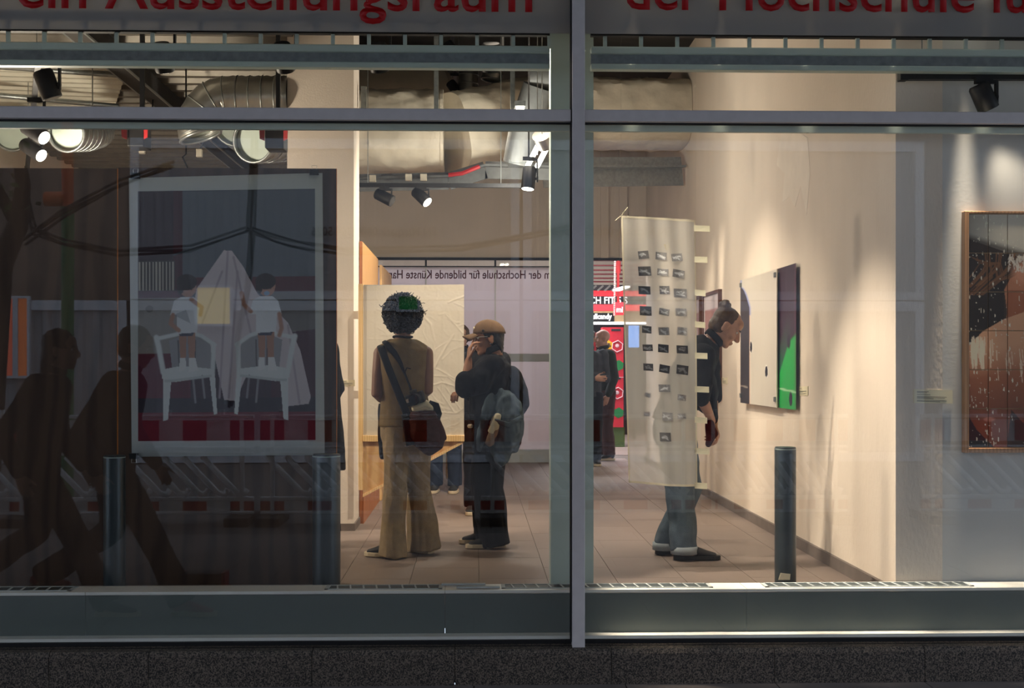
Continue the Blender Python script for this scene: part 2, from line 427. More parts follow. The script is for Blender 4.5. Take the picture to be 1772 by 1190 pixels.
for x0, y0 in tiles:
    if y0 < FWY - .01: o = bpy.data.objects.new('floor_tile', half_me); y0 = FWY
    else: o = bpy.data.objects.new('floor_tile', tile_me)
    C.objects.link(o); o.parent = floor; o.location = (x0, y0, 0)
# left strip and mall ground covered by plain floor slabs
MB().box((-5, FWY, -.008), (-7 * TW + .03, BACK, 0)).build('floor_slab', M['floor'], floor)
MB().box((-5, BACK + 1.3, -.008), (8, 27, 0)).build('floor_slab', M['floor'], floor)
MB().box((6 * TW + .03, BACK - 1.3, -.008), (8, BACK + 1.3, 0)).build('floor_slab', M['floor'], floor)
box_s('ceiling', (-5, 6.40, ZC), (8, 27, ZC + .2), M['ceil'])
box_s('wall_left', (-5.2, 6.40, -.12), (-5, 27, ZC), M['wall'])
wr = box_s('wall_right', (WX, FWY, -.006), (WX + .25, BACK, ZC), M['wallw'])
box_s('wall_front', (WX + .2, FWY + .004, -.006), (5.2, FWY + .25, ZC), M['wallg'])
box_s('baseboard_right', (WX - .02, FWY + .1, 0), (WX, BACK, .075), M['skirt'])
# upper wall across the back, over the glazed front to the mall
zb = P(800, 446, BACK).z
wb = box_s('wall_back', (-5, BACK, zb), (8, BACK + .2, ZC), M['wall'])
xl_open, xr_open = P(1022, 600, BACK).x, P(1092, 600, BACK).x
for px in (1046, 1078):                                         # two pilaster strips
    p = P(px, 400, BACK); MB().box((p.x - .05, BACK - .05, zb), (p.x + .05, BACK, ZC)).build('pilaster', M['wall'], wb)
pp = [PX(x, y_, WX) for x, y_ in ((1352, 232), (1376, 226), (1398, 238), (1402, 300), (1396, 372), (1386, 322), (1376, 358), (1366, 340), (1354, 350), (1358, 300), (1344, 285))]
MB().prism(pp, (-.0015, 0, 0)).build('plaster_patch', M['plaster'], wr)
# pillar on the left with its skirting
pf = G(612, 918).y; pb = G(627, 905).y; pxr = G(612, 918).x; pxl = P(497, 400, pf).x
pil = box_s('pillar', (pxl, pf, 0), (pxr, pb, ZC), M['wall'])
sk = struct(MB().box((pxl - .012, pf - .012, 0), (pxr + .012, pb + .012, .055)).build('baseboard_pillar', M['skirt']))
# lower ceiling bay on the left with a trapezoidal metal deck
bay = struct(MB().box((-5, 7.4, 3.80), (-1.35, BACK, ZC)).build('ceiling_bay', M['ceil']))
prof = []
y = 7.4
while y < BACK - .2:
    prof += [(y, 3.79), (y + .14, 3.79), (y + .17, 3.72), (y + .25, 3.72), (y + .28, 3.79)]; y += .28
vs = [(-5, a, b) for a, b in prof] + [(-1.36, a, b) for a, b in prof]; n = len(prof)
d = MB().add(vs, [(i, i + 1, n + i + 1, n + i) for i in range(n - 1)]).build('ceiling_deck', M['deck'], bay); d['kind'] = 'stuff'
box_s('beam_left', (-2.85, 7.4, 3.56), (-2.72, BACK, 3.72), M['ceil'])
bm_ = MB().box((-2.865, 7.4, 3.56), (-2.85, BACK, 3.575)).box((-2.72, 7.4, 3.56), (-2.705, BACK, 3.575)); 
bm_.build('beam_flange', M['galv'], bpy.data.objects['beam_left'])

# ------------------------------------------------------------------ the storefront
GX0, GX1 = -4.6, 4.9
def zy(py, Y, px=886): return P(px, py, Y).z
z_gl0 = zy(1108, GLASS); z_tr0 = zy(212, GLASS); z_tr1 = zy(192, GLASS); z_sign = zy(56, GLASS); ZTOP = 3.42
ml, mr = P(990, 600, 6.33).x, P(1012, 600, 6.33).x
def pane(name, n, xa, xb):
    win = thing(name, ((xa + xb) / 2, GLASS, z_gl0), kind='structure')
    MB().box((xa, GLASS, z_gl0), (xb, GLASS + .008, z_tr0)).build('glass_pane', M['glass'], win)
    MB().box((xa, GLASS, z_tr1), (xb, GLASS + .008, ZTOP)).build('upper_pane', M['glass'], win)
    g = MB()
    for za, zb_ in ((z_gl0 - .014, z_gl0 + .004), (z_tr0 - .007, z_tr0), (z_tr1, z_tr1 + .005)): g.box((xa, GLASS - .012, za), (xb, GLASS + .012, zb_))
    g.build('gasket', M['gasket'], win)
    return win
w1 = pane('window_1', 1, GX0, ml); w2 = pane('window_2', 2, mr, GX1)
mul = struct(MB().box((ml, 6.32, z_gl0 - .03), (mr, 6.40, ZTOP)).build('trim_1', M['alu'], None, False, .003))
MB().box((ml - .006, 6.34, z_gl0), (ml - .0005, 6.41, ZTOP)).build('gasket', M['gasket'], mul)
for i, (xa, xb) in enumerate(((GX0, ml - .006), (mr, GX1))):
    t = struct(MB().box((xa, 6.33, z_tr0), (xb, 6.42, z_tr1)).build('trim_%d' % (i + 2), M['alu'], None, False, .003))
    MB().box((xa, 6.43, zy(226, 6.43)), (xb, 6.46, z_tr0 + .01)).build('reflection_rail', M['column'], t)  # rail standing in for the transom's reflection in the glass
col = struct(MB().box((P(953, 600, 6.76).x, 6.76, -.006), (P(1027, 600, 6.76).x, 6.9, ZC)).build('trim_4', M['column']))
struct(MB().box((GX0, GLASS + .012, z_gl0 - .03), (GX1, 6.47, z_gl0 + .02)).build('trim_5', M['bench_lit']))
box_s('wall_facade', (-9, 6.32, ZTOP), (9, 6.42, 6.2), M['ceil'])
box_s('wall_facade_side', (-9, 6.32, STREET), (GX0, 6.62, ZTOP), M['ceil'])
box_s('sky_blocker', (-9, 1.0, 3.62), (9, 6.32, 3.80), M['ceil'])  # unseen slab added to keep sky light off the facade
# frosted sign band with red vinyl lettering
xs_ = [P(p, 12, 6.377) for p in (30, 921, 1083, 1712)]
for nm, xa, xb, s, lab in (('sign_film', GX0, ml - .006, 'ein Ausstellungsraum', 'grey frosted sign band reading ein Ausstellungsraum in red letters'),
                           ('sign_film', mr, GX1, 'der Hochschule f', 'grey frosted sign band reading der Hochschule in red letters')):
    sg = thing(nm, ((xa + xb) / 2, GLASS + .011, z_sign), lab, 'sign', 'sign bands over the shop window')
    MB().box((xa, GLASS + .010, z_sign), (xb, GLASS + .013, ZTOP)).build('film_band', M['film'], sg)
    if s[0] == 'e': text(s, M['letter_red'], sg, xs_[0] + V((0, 0, 0)), (1, 0, 0), (0, 0, 1), width=xs_[1].x - xs_[0].x, height=.29, bold=.014, depth=.0015)
    else:
        a, b = P(1083, 15, 6.377), P(1766, 17, 6.377)
        text('der Hochschule für', M['letter_red'], sg, a, (1, 0, 0), (0, 0, 1), width=(b.x - a.x) * 1.085, height=.29, bold=.014, depth=.0015)
# rolled-up grille above the panes
for i, (pa, pb_, off, lab) in enumerate(((-330, 951, 15, 'dark rolled-up security grille above the left pane'), (1022, 2200, 1047, 'dark rolled-up security grille above the right pane'))):
    Yg = 6.50
    xa, xb = P(pa, 90, Yg).x, P(pb_, 90, Yg).x
    gr = thing('roller_grille', ((xa + xb) / 2, Yg, zy(110, Yg)), lab, 'security grille', 'roller grilles')
    MB().box((xa, Yg - .03, zy(94, Yg)), (xb, Yg + .03, zy(81, Yg))).build('upper_rail', M['column'], gr, False, .008)
    MB().box((xa, Yg - .012, zy(113, Yg)), (xb, Yg + .012, zy(92, Yg))).build('slat', M['galv'], gr)
    MB().box((xa, Yg - .03, zy(121, Yg)), (xb, Yg + .03, zy(111, Yg))).build('bottom_rail', M['column'], gr, False, .006)
    MB().box((xa, Yg - .02, zy(62, Yg)), (xb, Yg + .02, zy(50, Yg))).build('top_rail', M['gasket'], gr)
    px = off - 62.5 * (5 if i == 0 else 0)
    while px < min(pb_, 1900):
        p = P(px, 70, Yg); MB().box((p.x - .0095, Yg - .008, zy(83, Yg)), (p.x + .0095, Yg + .008, zy(58, Yg))).build('grille_link', M['column'], gr); px += 62.4
# granite plinth of separate blocks and the pavement
zp = zy(1119, 6.30)
pl = struct(MB().box((-9, 6.34, STREET), (9, 6.60, zp - .004)).build('trim_6', M['gasket']))
jx = [P(p, 1140, 6.29).x for p in (-420, -170, 85, 257, 540, 787, 1058, 1340, 1600, 1900, 2300)]
for a, b in zip(jx[:-1], jx[1:]):
    pts = [(0, 6.285, STREET - .01), (0, 6.285, zp - .035), (0, 6.30, zp - .012), (0, 6.375, zp), (0, 6.375, STREET - .01)]
    MB().prism([(a + .0015, y_, z_) for _, y_, z_ in pts], (b - a - .003, 0, 0)).build('granite_block', M['granite'], pl)
M['paving'] = mat('paving slab', (120, 112, 108), .75, 0, .12, 6, .3, 80)
M['paving_dark'] = mat('paving bed', (60, 56, 54), .9)
M['asphalt'] = mat('asphalt', (96, 92, 90), .9, 0, .15, 20)
pv = struct(MB().box((-16, -14, STREET - .2), (16, 6.35, STREET - .012)).build('pavement', M['paving_dark']))
pm = MB().box((.003, .003, -.03), (.747, .497, 0)); pme = bpy.data.meshes.new('paving_slab'); pme.from_pydata(pm.v, [], pm.f); pme.materials.append(M['paving'])
for i in range(-9, 8):
    for j in range(11):
        o = bpy.data.objects.new('paving_slab', pme); C.objects.link(o); o.parent = pv; o.location = (i * .75 + (.375 if j % 2 else 0), 5.785 - j * .5, STREET)
MB().box((-16, -14, STREET - .05), (16, .77, STREET - .001)).build('road_surface', M['asphalt'], pv)
for a, b in ((-16, -9 * .75), (8 * .75 + .375, 16)): MB().box((a, .78, STREET - .05), (b, 6.28, STREET - .001)).build('paved_strip', M['paving'], pv)

# ------------------------------------------------------------------ convector bench behind the glass
YB0, YB1 = 6.47, 6.645; zb_t = .108
bx = [P(p, 1020, YB0).x for p in (-500, 770, 1292, 2000)]
# continuous units butted together, each with its own grille
units = [(-500, 148, None, 'leftmost white convector unit under the dark board'), (148, 770, (560, 765), 'white convector unit in front of the two standing women'),
         (770, 1292, (868, 1236), 'white convector unit running behind the window mullion'), (1292, 2000, (1327, 1690), 'white convector unit in front of the grey wall')]
for pa, pb_, gr, lab in units:
    xa, xb = P(pa, 1020, YB0).x + .001, P(pb_, 1020, YB0).x - .001
    un = thing('convector', ((xa + xb) / 2, (YB0 + YB1) / 2, -.12), lab, 'heater', 'convector units')
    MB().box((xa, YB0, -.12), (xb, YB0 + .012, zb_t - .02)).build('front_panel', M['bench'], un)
    MB().box((xa, YB0 - .006, zb_t - .016), (xb, YB1, zb_t)).build('top_panel', M['bench_lit'], un, False, .002)
    if gr is None: gr = (-420, 120)
    ga, gb = P(gr[0], 1020, YB0).x, P(gr[1], 1020, YB0).x
    gf = MB().box((ga, YB0 + .03, zb_t), (gb, YB0 + .04, zb_t + .004)).box((ga, YB1 - .03, zb_t), (gb, YB1 - .02, zb_t + .004)).box((ga, YB0 + .03, zb_t), (ga + .02, YB1 - .02, zb_t + .004)).box((gb - .02, YB0 + .03, zb_t), (gb, YB1 - .02, zb_t + .004))
    g = gf.build('grille_frame', M['paper'], un)
    MB().box((ga + .02, YB0 + .04, zb_t + .0002), (gb - .02, YB1 - .03, zb_t + .001)).build('slot_bed', M['slot'], g)
    nb = int((gb - ga) / .062)
    for k in range(1, nb):
        x = ga + (gb - ga) * k / nb; MB().prism([(x - .004, YB0 + .04, zb_t + .001), (x + .004, YB0 + .04, zb_t + .001), (x + .004 - .012, YB1 - .03, zb_t + .001), (x - .004 - .012, YB1 - .03, zb_t + .001)], (0, 0, .004)).build('bar', M['paper'], g)
for pa, pb_, py, Y, lab in ((764, 840, 1016, 6.60, 'loose white strip lying at the back of the convector'), (790, 865, 1023, 6.51, 'loose white strip lying at the front of the convector')):
    a, b = P(pa, py, Y), P(pb_, py, Y)
    s = MB().box((a.x, Y - .014, zb_t + .004), (b.x, Y + .014, zb_t + .012)).build('paper_strip', M['paper']); tag(s, lab, 'strip', 'loose strips on the convector')
# ================================================================== spot heads
def spot(loc, aim, label, lit=False, power=0, angle=60, blend=.5, L=.17, r=.052, color=WARM, rail_z=None, group='track spotlights', stem=None):
    loc = V(loc); d = (V(aim) - loc).normalized()
    t = thing('track_spotlight', loc, label, 'spotlight', group)
    a, b = loc - d * L * .5, loc + d * L * .5
    MB().loft([a, a + d * .012, b - d * .004, b], [(r * .85, r * .85), (r, r), (r, r), (r * .97, r * .97)], 20).build('housing', M['black'], t, 'auto')
    MB().cyl(b - d * .002, b + d * .002, r * .86, n=20).build('lens', M['lens_on'] if lit else M['lens_off'], t)
    rz = rail_z if rail_z is not None else loc.z + .13
    y = MB().box((loc.x - .045, loc.y - .016, rz - .03), (loc.x + .045, loc.y + .016, rz)); y.bar((loc.x + r + .012, loc.y, rz - .02), (loc.x + r + .012, loc.y, loc.z - .03), .03, .012)
    y.box((loc.x, loc.y - .012, rz - .03), (loc.x + r + .018, loc.y + .012, rz - .012)); y.cyl((loc.x + r - .004, loc.y, loc.z), (loc.x + r + .02, loc.y, loc.z), .014)
    y.build('yoke', M['blackm'], t)
    if power:
        ld = bpy.data.lights.new('spot_beam', 'SPOT'); ld.energy = power; ld.color = color; ld.spot_size = math.radians(angle); ld.spot_blend = blend
        ld.shadow_soft_size = .03
        lo = bpy.data.objects.new('spot_beam', ld); C.objects.link(lo); lo.parent = t
        lo.location = (b + d * .03) - loc; lo.rotation_euler = d.to_track_quat('-Z', 'Y').to_euler()
    return t
def rail(a, b, label, w=.035):
    t = thing('lighting_track', (V(a) + V(b)) / 2, label, 'lighting track', 'lighting tracks')
    MB().bar(a, b, w, w).build('track_rail', M['black'], t)
    d = (V(b) - V(a)).normalized()
    mid = (V(a) + V(b)) / 2
    for q in (V(a).lerp(V(b), .12), V(a).lerp(V(b), .88)):
        if q.z + .05 < ZC: MB().cyl(q, (q.x, q.y, ZC if q.x > -1.36 or q.y < 7.4 else 3.80), .003, n=8).build('hanger_rod', M['galv'], t)
    MB().bar(V(a) - d * .02, V(a) + d * .02, w + .008, w + .008).build('end_cap', M['blackm'], t); MB().bar(V(b) - d * .02, V(b) + d * .02, w + .008, w + .008).build('end_cap', M['blackm'], t)
    return t
# track over the back of the room
ra, rb = P(600, 320, 11.2), P(903, 320, 11.2); rb.z = ra.z; rail(ra, rb, 'long black lighting track hanging under the white duct')
spot(P(665, 341, 11.2), P(665, 341, 11.2) + V((.9, -.35, -.5)), 'unlit black spotlight at the left of the track under the duct', rail_z=ra.z - .017)
spot(P(729, 340, 11.2), P(729, 340, 11.2) + V((.75, -.45, -.75)), 'lit black spotlight in the middle of the track under the duct', True, 25, rail_z=ra.z - .017)
p = P(915, 308, 9.6); spot(p, p + V((-.1, -.12, -.95)), 'lit black spotlight hanging below the fluorescent tubes', True, 50, rail_z=p.z + .16)
MB().cyl((p.x, p.y, p.z + .15), (p.x, p.y, ZC), .006, n=8).build('hanger_rod', M['black'], bpy.data.objects['track_spotlight.002'])
# spotlights in the dark left bay
ra, rb = P(67, 95, 7.6), P(47, 292, 11.3); rail(ra, rb, 'black lighting track running back along the left bay')
def on_rail(py, Y): k_ = (Y - ra.y) / (rb.y - ra.y); q = ra.lerp(rb, k_); return V((q.x, Y, P(60, py, Y).z)), q.z - .016
p = P(82, 146, 7.7); spot(p, p + V((.25, .12, -.75)), 'unlit black spotlight in front of the white ceiling sheet', L=.17, r=.06, rail_z=on_rail(146, 7.7)[1])
p, rz_ = on_rail(228, 8.6); spot(p, p + V((.80, -.38, -.50)), 'lit spotlight in the dark left bay, upper of two', True, L=.19, rail_z=rz_)
p, rz_ = on_rail(259, 9.2); spot(p, p + V((.80, -.38, -.52)), 'lit spotlight in the dark left bay, lower of two', True, L=.19, rail_z=rz_)
# spotlights on a track just behind the grille
ZR = P(550, 44, 7.3).z
rail(V((P(200, 44, 7.3).x, 7.3, ZR)), V((P(900, 44, 7.3).x, 7.3, ZR)), 'black lighting track close behind the security grille')
for px, lit, lab, aim in ((282, True, 'spotlight behind the grille above the kids poster', (.05, .6, -1)), (491, True, 'lit spotlight behind the grille above the pillar', (.1, .8, -1)),
                     (655, False, 'unlit spotlight behind the grille right of the pillar', (.1, .5, -1)), (850, False, 'dark spotlight behind the grille nearest the mullion', (0, .5, -1))):
    p = P(px, 99, 7.3); spot(p, p + V(aim), lab, lit, L=.16, r=.055, rail_z=ZR - .016)
# track and spotlight over the tiled picture on the right
rail(P(1562, 131, 6.56), P(1840, 131, 6.56), 'black lighting track above the tiled picture', .045)
p = P(1702, 168, 6.53); spot(p, p + V((.50, .09, -1.05)), 'black spotlight above the tiled picture', False, P_ART, 62, 1.0, L=.14, r=.055, rail_z=P(1702, 137, 6.56).z)
# ---- lamps that light the gallery: unseen heads above the frame, most added for their light
lamp_pos = []
rail((-.2, 7.1, 4.3), (-.2, 15, 4.3), 'black lighting track along the middle of the ceiling')
for k, (y, tz, ty, pw) in enumerate(((7.15, -.3, 6.95, 2.4), (8.7, -.1, 8.6, .5), (9.9, .5, 9.6, .9), (11.6, .6, 11.3, .9), (13.2, .8, 12.8, .8), (14.6, .9, 14.6, .8))):
    spot((-.2, y, 4.12), (WX, ty, tz), 'ceiling spotlight aimed at the right wall, number %s from the window' % ('first second third fourth fifth sixth'.split()[k]), True, P_WALL * pw, 40 if k == 0 else 48, .6, rail_z=4.28)
rail((.6, 7.4, 4.3), (.6, 10.6, 4.3), 'added unseen black lighting track above the two women')  # track added to carry the extra room spots
for k, (loc, aim, pw, an) in enumerate((((.6, 7.75, 4.12), (-.22, 9.55, 1.15), 1.5, 34), ((.6, 9.7, 4.12), (-.87, 10.8, 1.1), 1.2, 66), ((.6, 9.0, 4.12), (.4, 10.6, .0), .8, 95))):
    spot(loc, aim, 'added unseen ceiling spotlight above the two women, %s from the window' % ('first second third'.split()[k]), True, P_ROOM * pw, an, .7, rail_z=4.28)  # heads added to brighten the picture, plywood and floor
p = P(1790, 131, 6.56)
for k, x_ in enumerate((.8, 1.25, 1.7, 2.15, 2.6, 3.05, 3.5)): spot(V((x_, 6.424, 3.2)), V((x_, 6.418, 0)), 'added lit spotlight hidden behind the right sign band, ' + ('first', 'second', 'third', 'fourth', 'fifth', 'sixth', 'seventh')[k], True, P_WASH, 9, 1.0, L=.1, r=.03, rail_z=3.32)  # row added to brighten the sill ledge and convector fronts
for k, x_ in enumerate((.95, 1.5, 2.05, 2.6, 3.15)): spot(V((x_, 6.590, 3.2)), V((x_, 6.575, 0)), 'added lit downlight hidden over the convector behind the grille, ' + ('first', 'second', 'third', 'fourth', 'fifth')[k], True, P_BENCH, 14, 1.0, L=.1, r=.035, rail_z=3.32)  # row added to brighten the convector top and wall foot
ld = bpy.data.lights.new('bay_fill', 'POINT'); ld.energy = P_BAY; ld.color = WARM; ld.shadow_soft_size = .15; lo = bpy.data.objects.new('bay_fill', ld); C.objects.link(lo); lo.location = (-3.1, 8.6, 2.2)  # fill light added in the left bay, with no fixture


# ================================================================== ducts, pipes and trays
def sq_loft(mb, pts, rad, n, e, hint, crumple=0.0):
    pts = [V(p) for p in pts]
    if crumple:
        P2, R2 = [], []
        for i in range(len(pts) - 1):
            m_ = max(2, int((pts[i + 1] - pts[i]).length / .045))
            for j in range(m_): f_ = j / m_; P2.append(pts[i].lerp(pts[i + 1], f_)); R2.append((rad[i][0] * (1 - f_) + rad[i + 1][0] * f_, rad[i][1] * (1 - f_) + rad[i + 1][1] * f_))
        pts = P2 + [pts[-1]]; rad = R2 + [rad[-1]]; n = 64
    k = len(pts); vs = []; fs = []
    for i in range(k):
        d = (pts[min(i + 1, k - 1)] - pts[max(i - 1, 0)]).normalized()
        a = (hint - d * hint.dot(d)).normalized(); b = d.cross(a)
        for j in range(n):
            t = 2 * math.pi * j / n; c, s = math.cos(t), math.sin(t)
            vs.append(pts[i] + a * (rad[i][0] * math.copysign(abs(c) ** e, c)) + b * (rad[i][1] * math.copysign(abs(s) ** e, s)))
    if crumple:
        for q in range(n, len(vs) - n):
            c_ = pts[q // n]; o_ = vs[q] - c_; vs[q] = c_ + o_ * (1 + crumple * (mnoise.noise(vs[q] * 5) * .8 + abs(mnoise.noise(vs[q] * 13)) * .9 + mnoise.noise(vs[q] * 30) * .25))
    for i in range(k - 1):
        for j in range(n): fs.append((i * n + j, i * n + (j + 1) % n, (i + 1) * n + (j + 1) % n, (i + 1) * n + j))
    fs += [tuple(reversed(range(n))), tuple(range((k - 1) * n, k * n))]
    return mb.add(vs, fs)
UP = V((0, 0, 1))
t = thing('air_duct', P(770, 235, 12.3), 'wide air duct in crumpled white insulation across the ceiling', 'air duct')
d1 = [P(590, 236, 12.3), P(680, 236, 12.3), P(766, 236, 12.3)]; sq_loft(MB(), d1, [(.39, .55)] * 3, 28, .55, UP, .08).build('duct_section', M['insul'], t, 'auto')
d2 = [P(766, 236, 12.3), P(800, 231, 12.4), P(850, 214, 12.6), P(905, 198, 12.8), P(960, 193, 13.3)]; sq_loft(MB(), d2, [(.385, .53), (.38, .52), (.36, .5), (.34, .5), (.33, .5)], 28, .55, UP, .08).build('duct_section', M['insul'], t, 'auto')
d3 = [P(940, 194, 13.3), P(1060, 199, 13.4), V((WX - .004, 13.4, P(1060, 199, 13.4).z))]; sq_loft(MB(), d3, [(.34, .5)] * 3, 28, .6, UP, .08).build('duct_section', M['insul'], t, 'auto')
sq_loft(MB(), [P(764, 236, 12.3), P(769, 236, 12.3)], [(.40, .56), (.40, .56)], 28, .55, UP).build('duct_collar', M['insul'], t)
t = MB().loft([P(600, 150, 13.6), P(700, 152, 13.6), P(745, 153, 13.6), P(752, 150, 13.9)], [.30, .30, .29, .22], 24).build('insulated_pipe', M['insul'], None, 'auto'); tag(t, 'thick white insulated pipe above the left end of the wide duct', 'pipe')
def ribbed(pts, r, label, group, name='spiral_duct', step=.06, n=24, open_end=True):
    pts = [V(p) for p in pts]; seg = []; L = 0
    path = []
    for a, b in zip(pts[:-1], pts[1:]):
        m_ = max(1, int((b - a).length / (step / 2)))
        for i in range(m_): path.append(a + (b - a) * i / m_)
    path.append(pts[-1])
    rad = [r * (1.05 if i % 2 else 1.0) for i in range(len(path))]
    t = thing(name, sum(pts, V((0, 0, 0))) / len(pts), label, 'air duct', group)
    MB().loft(path, rad, n, None, False).build('duct_wall', M['spiral'], t, 'auto')
    sm = MB(); acc = 0
    for i in range(1, len(path) - 1):
        acc += (path[i] - path[i - 1]).length
        if acc > .075:
            acc = 0; q_ = frame(path[i + 1] - path[i - 1]); sm.loft([path[i] + (q_[0] * math.cos(a_) + q_[1] * math.sin(a_)) * r * 1.035 for a_ in [2 * math.pi * j / 24 for j in range(24)]], .006, 5, None, False, True)
    if sm.v: sm.build('spiral_seam', M['galv'], t, True)
    d = (pts[-1] - pts[-2]).normalized(); fr = frame(d)
    ring = [pts[-1] + (fr[0] * math.cos(q) + fr[1] * math.sin(q)) * r * 1.02 for q in [2 * math.pi * i / 28 for i in range(28)]]
    MB().loft(ring, .012, 6, None, False, True).build('end_rim', M['galv'], t, True)
    if not open_end: pass
    MB().cyl(pts[-1] - d * .05, pts[-1] - d * .045, r * .99, n=24).build('end_grille', M['column'], t)
    return t
def arc(c, a, b, n): return [c + a * math.cos(q) + b * math.sin(q) for q in [i * math.pi / 2 / n for i in range(n + 1)]]
p0 = P(500, 168, 9.75); p1 = P(398, 168, 9.75); cz = V((p1.x, 9.75, p1.z - .24)); 
bend = arc(cz, V((0, 0, .24)), V((-.24, 0, 0)), 6)
ribbed([p0] + bend + [bend[-1] + V((0.02, 0, -.06))], .155, 'silver spiral duct elbow beside the pillar, upper one', 'spiral ducts')
p0 = P(506, 262, 10.2); ribbed([p0 + V((.0, .6, .2)), P(470, 245, 10.2), P(438, 244, 9.9)], .16, 'silver spiral duct with an open end beside the pillar, lower one', 'spiral ducts')
ribbed([P(408, 210, 11.4) + V((0, 1.2, 0)), P(408, 215, 11.0)], .18, 'silver spiral duct opening seen under the transom left of the pillar', 'spiral ducts')
q = P(160, 228, 10.1); rr_ = ribbed([P(170, 226, 10.4), P(150, 231, 9.9), P(115, 231, 9.5)], .13, 'silver spiral duct opening under the white ceiling sheet', 'spiral ducts'); MB().cyl(q + V((0, 0, .1)), (q.x, q.y, 3.80), .005, n=8).build('hanger_rod', M['galv'], rr_)
ribbed([P(60, 226, 11.9), P(20, 230, 11.2)], .15, 'silver spiral duct opening at the far left of the dark bay', 'spiral ducts')
ribbed([P(812, 100, 13.2), P(808, 200, 13.2)], .10, 'thin silver spiral duct behind the wide duct, left of two', 'thin spiral ducts', 'thin_duct')
ribbed([P(858, 95, 13.0), P(850, 138, 13.0)], .10, 'thin silver spiral duct behind the wide duct, right of two', 'thin spiral ducts', 'thin_duct')
t = thing('metal_duct', P(910, 200, 11.4), 'bare metal duct dropping past the end of the insulated duct', 'air duct')
sq_loft(MB(), [P(932, 150, 11.3), P(910, 215, 11.4), P(895, 282, 11.5)], [(.14, .14), (.145, .12), (.13, .12)], 20, .6, V((1, 0, 0))).build('duct_wall', M['dull'], t, 'auto')
MB().cyl(P(955, 128, 11.3), P(915, 130, 11.3), .15, n=20).build('duct_bend', M['dull'], t, 'auto')
MB().box(P(880, 286, 11.5) - V((0, .12, 0)), P(908, 279, 11.5) + V((0, .12, 0))).build('end_flange', M['galv'], t)
for px, ya, yb, lab in ((755, 60, 195, 'galvanised hanger rod in front of the insulated duct'), (887, 60, 210, 'perforated galvanised strut beside the bare metal duct'), (629.5, 150, 195, 'short galvanised bracket beside the pillar')):
    Ys_ = 11.6 if px > 700 else 10.0; a, b = P(px, ya, Ys_), P(px, yb, Ys_); a.z = ZC if px > 700 else a.z
    tag(MB().bar(a, b, .042, .042).build('hanger_strut', M['galv'], None), lab, 'strut', 'ceiling struts')
t = thing('cable_tray', P(800, 297, 12.9), 'galvanised cable tray running under the ducts to the right wall', 'cable tray')
Yt = 11.66
for a, b in (((600, 309), (776, 305)), ((776, 306), (840, 286)), ((840, 286), (960, 289))):
    MB().bar(P(a[0], a[1], Yt), P(b[0], b[1], Yt), .02, .06, V((0, 1, 0))).build('tray_side', M['dull'], t)
    MB().bar(P(a[0], a[1], Yt) + V((0, .08, -.03)), P(b[0], b[1], Yt) + V((0, .08, -.03)), .16, .008, V((0, 1, 0))).build('tray_floor', M['dull'], t)
a, b = P(940, 289, 12.4), V((WX - .04, 13.2, P(1128, 288, 13.2).z)); MB().bar(a, b, .02, .08, V((0, 1, 0))).build('tray_side', M['galv'], t); MB().bar(a + V((0, .15, -.03)), b + V((0, .12, -.03)), .3, .01, V((0, 1, 0))).build('tray_floor', M['galv'], t)
MB().loft([P(776, 303, 11.5), P(800, 300, 11.5), P(830, 288, 11.5)], .02, 6).build('cable', M['red'], t)
for px, py in ((645, 309), (707, 307), (733, 307)):
    tag(MB().box(P(px - 6, py + 5, 11.55), P(px + 6, py - 5, 11.6)).build('junction_box', M['beige_box'], None, False, .004), 'small pale junction box on the tray above the track, ' + {645: 'left', 707: 'middle', 733: 'right'}[px], 'junction box', 'junction boxes')
for px, py, lab in ((246, 259, 'small pale junction box in the left bay, left one'), (345, 265, 'small pale junction box in the left bay, right one')):
    tag(MB().box(P(px - 6, py + 6, 11.0), P(px + 6, py - 6, 11.05)).build('junction_box', M['beige_box'], None, False, .004), lab, 'junction box', 'junction boxes')
    q = P(px, py - 6, 11.02); tag(MB().loft([q, q + V((.03, 0, .05)), q + V((.06, .1, .3)), q + V((.06, .2, .75))], .006, 6).build('cable', M['black'], None, True), 'black cable hanging down to the %s junction box of the left bay' % ('left' if px < 300 else 'right'), 'cable')
a = P(322, 225, 10.6); tag(MB().loft([V((a.x, a.y, 3.74)), a, a + V((.0, 0, -.2)), P(316, 272, 10.5), P(326, 294, 10.4)], .007, 6).build('cable', M['black'], None, True), 'black cable hanging in front of the metal deck', 'cable')
# fluorescent fitting
t = thing('fluorescent_lamp', P(932, 262, 10.4), 'bright fluorescent fitting with two tubes under the metal duct', 'lamp')
for dx in (-8, 9): MB().cyl(P(940 + dx, 250, 10.3), P(921 + dx, 287, 11.0), .021, n=12).build('lamp_tube', M['tube'], t, True)
MB().cyl(P(938, 232, 10.2), P(946, 250, 10.28), .085, .08, 20).build('lamp_cap', M['spiral'], t, 'auto')
for q in (P(938, 232, 10.2), P(930, 268, 10.65)): MB().cyl(q, (q.x, q.y, ZC), .004, n=6).build('hanger_wire', M['galv'], t)
ld = bpy.data.lights.new('tube_glow', 'POINT'); ld.energy = 75; ld.color = (1, .93, .8); ld.shadow_soft_size = .12; lo = bpy.data.objects.new('tube_glow', ld); C.objects.link(lo); lo.parent = t; lo.location = P(925, 275, 10.2) - ORG[t] + V((-.15, .55, -.22))
t = thing('tube_light', P(900, 187, 11.0), 'small lit lamp above the transom by the metal duct', 'lamp'); MB().box(P(893, 190, 11), P(907, 183, 11.05)).build('lamp_tube', M['tube'], t); MB().box(P(891, 183, 10.99), P(909, 177, 11.06)).build('lamp_cap', M['galv'], t)
